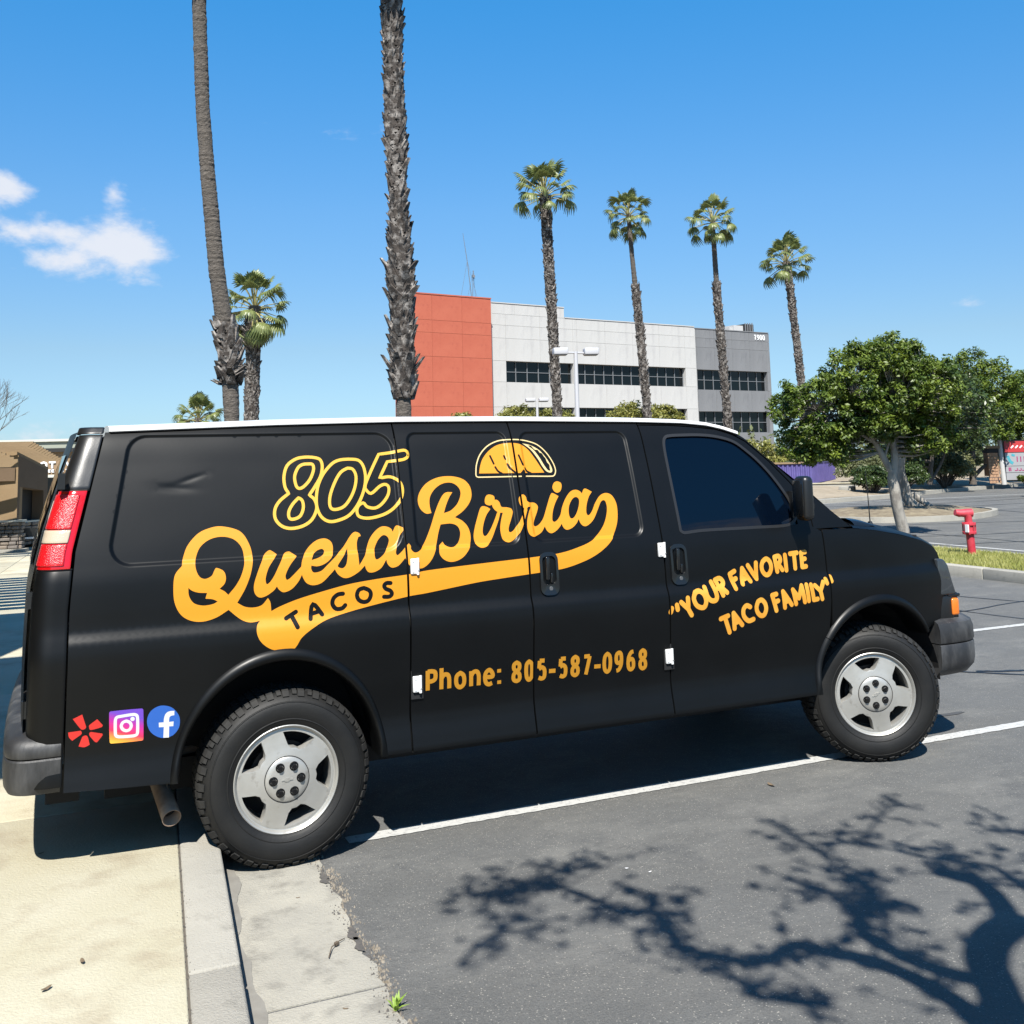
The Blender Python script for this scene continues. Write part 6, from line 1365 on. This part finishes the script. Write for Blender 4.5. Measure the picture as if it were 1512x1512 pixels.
# bare twigs at the left edge
bt = thing('bare_tree', 'leafless twiggy tree above the entrance block at the left edge', 'tree', (-4.55, 44.7, 0)); mb = MB(); rs = random.Random(5)
def grow(p, d, L_, r, k):
    q = p+d*L_; mb.tube([p, p.lerp(q, .5)+Vector((rs.uniform(-1, 1), rs.uniform(-1, 1), 0))*L_*.05, q], [r, r*.85, r*.7], 4, caps=False)
    if k: 
        for _ in range(3 if k > 1 else 3): grow(q, (d+Vector((rs.uniform(-.7, .7), rs.uniform(-.7, .7), rs.uniform(-.1, .5)))).normalized(), L_*rs.uniform(.6, .85), r*.6, k-1)
grow(Vector((0, 0, 0)), Vector((.02, 0, 1)), 1.75, .07, 5); mb.build('branches', M['trunkd'], bt, rec=False)
# far foliage closing the view to the right
M['leafF'] = leafmat('far_foliage', (.05, .07, .022), (.14, .16, .055), .5, .2, .6)
cl = [(random.uniform(36, 120), 0, 0) for _ in range(260)]; cl = [(x, 38+(x-36)*.33+random.uniform(0, 10), random.uniform(.6, 2.8)) for x, _, _ in cl]
tag(leaves('treeline', cl, 1.5, 60, .22, M['leafF']), 'low dusty green treeline beyond the bank', 'trees', kind='stuff')
# ---------------------------------------------------------------- street furniture
M['lampw'] = mat('white_lamp_paint', (.46, .46, .48), .4)
def lamp_post(label, x, y, top, arm, hw, hh):
    r = thing('lamp_post', label, 'lamp post', (x, y, 0)); MB().tube([(0, 0, 0), (0, 0, top)], [.10, .075], 10).build('pole', M['lampw'], r, True); MB().tube([(-arm*.6, 0, top-.05), (arm*.6, 0, top-.05)], .04, 6).build('arm', M['lampw'], r)
    for s in (-1, 1):
        h = empty('lamp_head', (s*arm, -s*.1, top), parent=r); h.rotation_euler = (0, 0, -.3); o = MB().box((0, 0, 0), (hw, hw*.9, hh)).build('housing', M['lampw'], h); bevel(o, .03, 2); MB().box((0, 0, -hh/2-.012), (hw*.85, hw*.75, .02)).build('lens', M['mull'], h)
lamp_post('white lamp post with two box heads in front of the white wall', 17.24, 29.68, 5.98, .62, .56, .26)
lamp_post('small white twin-head lamp post low in front of the office windows', 24.34, 48.65, 5.32, .38, .55, .20)
M['redp'] = mat('faded_red_paint', (.46, .022, .040), .5, col2=(.50, .05, .07), scale=9, bump=.002, bscale=60)
hy = thing('hydrant', 'red standpipe with an elbow on the grass median', 'standpipe', (12.37, 6.57, .13))
MB().tube([(0, 0, 0), (-.03, -.01, .36)], .062, 18).build('pipe', M['redp'], hy, True)
mb = MB().lathe([(0, .33), (.085, .33), (.105, .345), (.105, .375), (.080, .385), (.080, .465), (.105, .475), (.105, .505), (.065, .52), (0, .52)], 24, 'Z', (-.035, -.01, 0)); mb.build('flange', M['redp'], hy, True)
for k in range(8): a = k*.785; MB().tube([(-.035+.093*math.cos(a), -.01+.093*math.sin(a), .33), (-.035+.093*math.cos(a), -.01+.093*math.sin(a), .52)], .010, 6).build('bolt', M['redp'], hy)
MB().tube([(-.035, -.01, .5), (-.04, -.01, .60), (-.06, -.01, .66)], [.058, .058, .062], 16).build('neck', M['redp'], hy, True)
mb = MB().tube([(.02, -.03, .665), (-.06, 0, .665), (-.17, .035, .665)], [.068, .068, .055], 16); mb.build('elbow', M['redp'], hy, True); MB().tube([(-.17, .035, .665), (-.24, .06, .68)], [.062, .050], 14).build('outlet_cap', M['redp'], hy, True)
MB().box((-.135, -.06, .43), (.02, .06, .12)).build('tag_plate', M['signw'], hy)
# shaded island with a kerb around the leaning tree
M['soil_shade'] = mat('shaded_island_soil', (.13, .10, .065), .95, col2=(.24, .20, .13), scale=4, bump=.02, bscale=12)  # island ground painted darker to carry the shade under the trees
isl = empty('planting_island'); tag(isl, kind='structure')
ip = catmull([(17.3, 17.2), (18.2, 14.8), (20.4, 14.2), (23.0, 15.4), (23.6, 16.8), (22.0, 18.0), (19.0, 18.4)], True, n=5); ipi = ip.mean(0)+(ip-ip.mean(0))*.94
slab2d('island_kerb', [ip], [ipi], -.05, .14, M['kerbc'], isl); mb = MB()
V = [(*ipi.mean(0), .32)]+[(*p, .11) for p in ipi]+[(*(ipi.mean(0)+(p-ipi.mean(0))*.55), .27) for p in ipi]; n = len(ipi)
F = [(1+i, 1+(i+1) % n, 1+n+(i+1) % n, 1+n+i) for i in range(n)]+[(1+n+i, 1+n+(i+1) % n, 0) for i in range(n)]; mesh('island_soil', V, F, M['soil_shade'], isl)
# rear corner of a parked car at the right edge
M['carp'] = mat('dark_car_paint', (.015, .015, .018), .15, coat=.8)
car = thing('parked_car', 'dark car whose rear corner just enters at the right edge of the car park', 'car', (31.9, 21.6, 0), -.5)
o = MB().prism([(0, .28), (.02, .62), (.15, .80), (.95, .86), (1.4, 1.22), (2.6, 1.24), (3.3, .85), (4.3, .74), (4.45, .3)], -.85, .85, 'Y').build('body', M['carp'], car); bevel(o, .08, 3)
for s in (-1, 1):
    MB().prism([(1.12, .88), (1.48, 1.15), (2.5, 1.16), (3.0, .88)], s*.84, s*.87, 'Y').build('side_glass', M['glass'], car)
    MB().box((.02, s*.66, .62), (.06, .3, .14)).build('tail_lamp', M['redlens'], car)
    for x in (.85, 3.5):
        w = empty('wheel', (x, s*.82, .31), parent=car); MB().lathe([(.17, -.09), (.29, -.10), (.31, -.06), (.31, .06), (.29, .10), (.17, .09)], 24).build('tyre', M['tyre'], w, True); MB().lathe([(0, -.07), (.16, -.085), (.18, -.09)], 20).build('rim', M['alloy'], w, True)
# weed in the gutter joint, dry twig, fallen leaves
M['weed'] = leafmat('weed_green', (.20, .34, .04), (.38, .52, .10), 20, .35, .5)
wd = thing('weed', 'small green weed growing from the gutter joint at the bottom edge', 'plant', (.085, -2.30, .002)); rs = random.Random(3)
for i in range(13):
    a = rs.uniform(0, 6.28); L_ = rs.uniform(.035, .075); el = rs.uniform(.5, 1.25); d = Vector((math.cos(a)*math.cos(el), math.sin(a)*math.cos(el), math.sin(el))); s_ = Vector((-math.sin(a), math.cos(a), 0))*.0055; b = Vector((rs.uniform(-.012, .012), rs.uniform(-.012, .012), 0))
    m1 = b+d*L_*.5; e = b+d*L_+Vector((0, 0, -.012)); mesh('blade', [b-s_*.5, b+s_*.5, m1+s_, m1-s_, e], [(0, 1, 2, 3), (3, 2, 4)], M['weed'], wd)
M['twigm'] = mat('dry_twig', (.10, .075, .05), .9)
tw = MB(); gp = lambda x, y, z=.012: (x, y, z); tw.tube([gp(-.03, -1.86), gp(-.005, -1.80, .02), gp(.035, -1.755, .016), gp(.06, -1.735)], [.0025, .002, .002, .0015], 5); o = tw.build('twig', M['twigm']); tag(o, 'dry bent twig with a dark seed head lying on the gutter', 'twig')
MB().box(gp(.02, -1.772, .016), (.016, .012, .010), .6).build('seed_head', M['twigm'], o)
M['fallen'] = mat('fallen_leaf', (.14, .10, .06), .9); cnt = 0
for x, y, z, r, lb in [(a_, b_, c_, d_*.62, e_) for a_, b_, c_, d_, e_ in [(-1.01, -.62, SK, .018, 'small dark leaf on the sidewalk behind the bumper'), (-.86, -1.78, SK, .022, 'curled brown leaf in the middle of the sidewalk slab'), (-.97, -1.93, SK, .024, 'longer brown leaf near the left edge of the sidewalk'), (-.80, -2.48, SK, .020, 'brown leaf low on the sidewalk near the corner of the picture'), (-.02, -1.27, .0, .011, 'dark speck of leaf on the gutter below the rear tyre'), (-.06, -2.22, .0, .012, 'dark leaf crumb low on the gutter'), (2.62, -.98, .0, .035, 'dark leaf on the asphalt below the front tyre'), (1.35, -1.62, 0, .010, 'tiny white petal on the asphalt left of the shadow'), (1.42, -1.70, 0, .010, 'tiny white petal on the asphalt nearest the shadow')]]:
    V = [(r*math.cos(a)*1.4, r*.55*math.sin(a), .004+.35*r*abs(math.cos(a))) for a in np.linspace(0, 6.0, 9)]+[(0, 0, .006)]; o = mesh('fallen_petal' if 'petal' in lb else 'fallen_leaf', V, [(i, (i+1) % 9, 9) for i in range(9)], M['signw'] if 'petal' in lb else M['fallen']); o.location = (x, y, z+.001); o.rotation_euler = (0, 0, x*9); tag(o, lb, 'petal' if 'petal' in lb else 'leaf')
# ---------------------------------------------------------------- the near tree whose shadow falls on the asphalt (it stands beside the photographer)
SH = {
'trunk':[(1.675,-3.161),(1.785,-3.013),(1.875,-2.895),(2.017,-2.79),(2.158,-2.742)],
'knot':[(2.017,-2.79),(2.18,-2.741),(2.255,-2.778)],
'r1':[(2.158,-2.742),(2.264,-2.612),(2.341,-2.465),(2.354,-2.339),(2.288,-2.244)],
'r2':[(2.382,-2.793),(2.462,-2.644),(2.495,-2.507),(2.54,-2.356),(2.534,-2.281),(2.43,-2.179),(2.319,-2.039),(2.219,-1.847),(2.031,-1.75)],
'l1':[(1.764,-3.002),(1.708,-2.945),(1.666,-2.875),(1.628,-2.741),(1.613,-2.589),(1.671,-2.456),(1.806,-2.382),(1.903,-2.244),(1.916,-2.093)],
'l1b':[(1.671,-2.456),(1.741,-2.212),(1.682,-2.132)],
'l1c':[(1.806,-2.382),(1.932,-2.425),(1.945,-2.484)],
'l2':[(1.501,-3.272),(1.562,-3.105),(1.561,-2.902),(1.508,-2.714),(1.416,-2.609),(1.336,-2.508),(1.191,-2.557),(1.088,-2.532),(1.002,-2.431),(0.949,-2.316),(0.986,-2.145),(0.993,-2.046),(0.868,-1.951),(0.771,-1.672),(0.649,-1.573),(0.485,-1.615),(0.365,-1.54)],
'l2b':[(0.993,-2.046),(1.063,-1.87),(1.029,-1.817)],
'l2c':[(0.649,-1.573),(0.863,-1.504),(1.029,-1.564)],
'l3':[(1.162,-2.878),(1.058,-2.805),(0.967,-2.715),(1.091,-2.681)],
'l4':[(0.136,-2.109),(0.283,-1.962),(0.377,-1.92),(0.518,-1.835)],
'u1':[(1.916,-2.093),(1.977,-1.82),(1.992,-1.6),(2.026,-1.419)],
'u2':[(2.219,-1.847),(2.527,-1.627),(2.795,-1.494)],
'f1':[(3.258,-2.057),(3.036,-2.09),(2.859,-1.979)],
'f2':[(3.0,-2.274),(2.878,-2.211)],
}
nt_ = thing('coral_tree', 'bare branching tree beside the photographer casting its shadow over the empty bay', 'tree', (0, 0, 0)); mb = MB()
def lift(p, h): h += .9; return Vector((p[0]-.27*h, p[1]-.72*h, h))
def limb(k, r0, r1, h0, h1, n=3):
    q = catmull(SH[k], n=n) if len(SH[k]) > 2 else np.array(SH[k]); m_ = len(q); pts = [lift(p, h0+(h1-h0)*i/(m_-1)) for i, p in enumerate(q)]; r0 *= 1.3 if r0 < .03 else 1.08; r1 *= 1.3
    mb.tube(pts, [r0+(r1-r0)*(i/(m_-1))**.7*(1+.25*math.sin(i*2.1)) if r0 < .2 else r0 for i in range(m_)], 8); return pts
tips = []
limb('trunk', .070, .060, 2.30, 2.62); limb('knot', .060, .050, 2.45, 2.50); limb('r1', .058, .035, 2.62, 2.95); limb('r2', .020, .006, 2.5, 3.3)
limb('l1', .045, .022, 2.40, 3.1); limb('l1b', .016, .008, 2.9, 3.1); limb('l1c', .018, .008, 2.95, 3.0); limb('l2', .050, .007, 2.25, 3.4, 3); limb('l2b', .012, .006, 3.0, 3.1); limb('l2c', .012, .005, 3.1, 3.2); limb('l3', .022, .010, 2.7, 2.9)
limb('l4', .012, .006, 3.2, 3.4); limb('u1', .010, .005, 3.0, 3.6); limb('u2', .010, .005, 3.1, 3.3); limb('f1', .012, .008, 3.0, 3.2); limb('f2', .010, .006, 3.0, 3.1)
rt = random.Random(11)
for k, h0, h1, cnt_ in (('l1', 2.5, 3.1, 26), ('l2', 2.4, 3.4, 60), ('r2', 2.7, 3.3, 22), ('r1', 2.7, 2.95, 8), ('u1', 3.1, 3.6, 12), ('u2', 3.1, 3.3, 8), ('l4', 3.2, 3.4, 12), ('l3', 2.7, 2.9, 12), ('l2c', 3.1, 3.2, 10), ('f1', 3, 3.2, 6), ('l1b', 3, 3.1, 8)):
    P_ = SH[k]
    for _ in range(cnt_):
        u_ = rt.random()**.7*(len(P_)-1.001); j = int(u_); f_ = u_-j; q = (P_[j][0]+(P_[j+1][0]-P_[j][0])*f_, P_[j][1]+(P_[j+1][1]-P_[j][1])*f_)
        h = h0+(h1-h0)*u_/(len(P_)-1); a = lift(q, h); d = Vector((rt.gauss(0, 1), rt.gauss(0, 1), abs(rt.gauss(.3, .5)))).normalized()*rt.uniform(.10, .34); b = a+d*.55+Vector((rt.uniform(-.03, .03), rt.uniform(-.03, .03), 0)); c = a+d
        mb.tube([a, b, c], [.007, .005, .003], 4, caps=False)
        if rt.random() < .75: tips.append(tuple(c)); tips.append(tuple(b))
t0 = lift(SH['trunk'][0], 2.30); mb.tube([(t0.x+.08, t0.y-.04, 0), (t0.x+.06, t0.y-.03, 1.2), tuple(t0)], [.14, .11, .095], 10)
mb.tube([tuple(lift(SH['trunk'][0], 2.25)), tuple(lift(SH['l2'][0], 2.25))], .05, 8)
mb.build('trunk', M['trunkw'], nt_, True)
cl = []
for k, i0, h0, h1, n in (('l1', 4, 2.9, 3.1, 34), ('l1', 2, 2.6, 2.9, 10), ('l1b', 0, 2.9, 3.1, 12), ('l1c', 0, 2.9, 3.0, 12), ('l2', 6, 2.7, 3.3, 34), ('l2', 3, 2.5, 2.8, 26), ('r2', 5, 3.0, 3.3, 12), ('r1', 3, 2.8, 2.95, 5), ('l2b', 0, 3, 3.1, 4), ('l2c', 0, 3.1, 3.2, 6), ('l4', 0, 3.2, 3.4, 7), ('u1', 0, 3.5, 3.6, 6), ('u2', 0, 3.1, 3.3, 5), ('l3', 0, 2.7, 2.9, 7), ('f1', 0, 3, 3.2, 5), ('f2', 0, 3, 3.1, 3)):
    P = SH[k][i0:] or SH[k]
    for _ in range(n):
        j = random.randrange(max(1, len(P)-1)); t = random.random(); a = np.array(P[j]); b = np.array(P[min(j+1, len(P)-1)]); q = a+(b-a)*t; cl.append(tuple(lift(q, random.uniform(h0, h1))+Vector((random.gauss(0, .035), random.gauss(0, .035), 0))))
o = leaves('leaf_tufts', cl+tips, .050, 7, .028, M['leafA'], nt_); o['kind'] = 'stuff'
well = empty('tree_well'); tag(well, kind='structure'); q = (t0.x, t0.y)
slab2d('well_kerb', [np.array([(q[0]-.6, q[1]-.6), (q[0]+.6, q[1]-.6), (q[0]+.6, q[1]+.6), (q[0]-.6, q[1]+.6)])], [np.array([(q[0]-.48, q[1]-.48), (q[0]+.48, q[1]-.48), (q[0]+.48, q[1]+.48), (q[0]-.48, q[1]+.48)])], -.05, .12, M['kerbc'], well)
slab2d('well_soil', [np.array([(q[0]-.48, q[1]-.48), (q[0]+.48, q[1]-.48), (q[0]+.48, q[1]+.48), (q[0]-.48, q[1]+.48)])], [], -.03, .08, M['dirt'], well)
S.render.engine = 'CYCLES'; S.cycles.use_denoising = True; S.cycles.max_bounces = 8
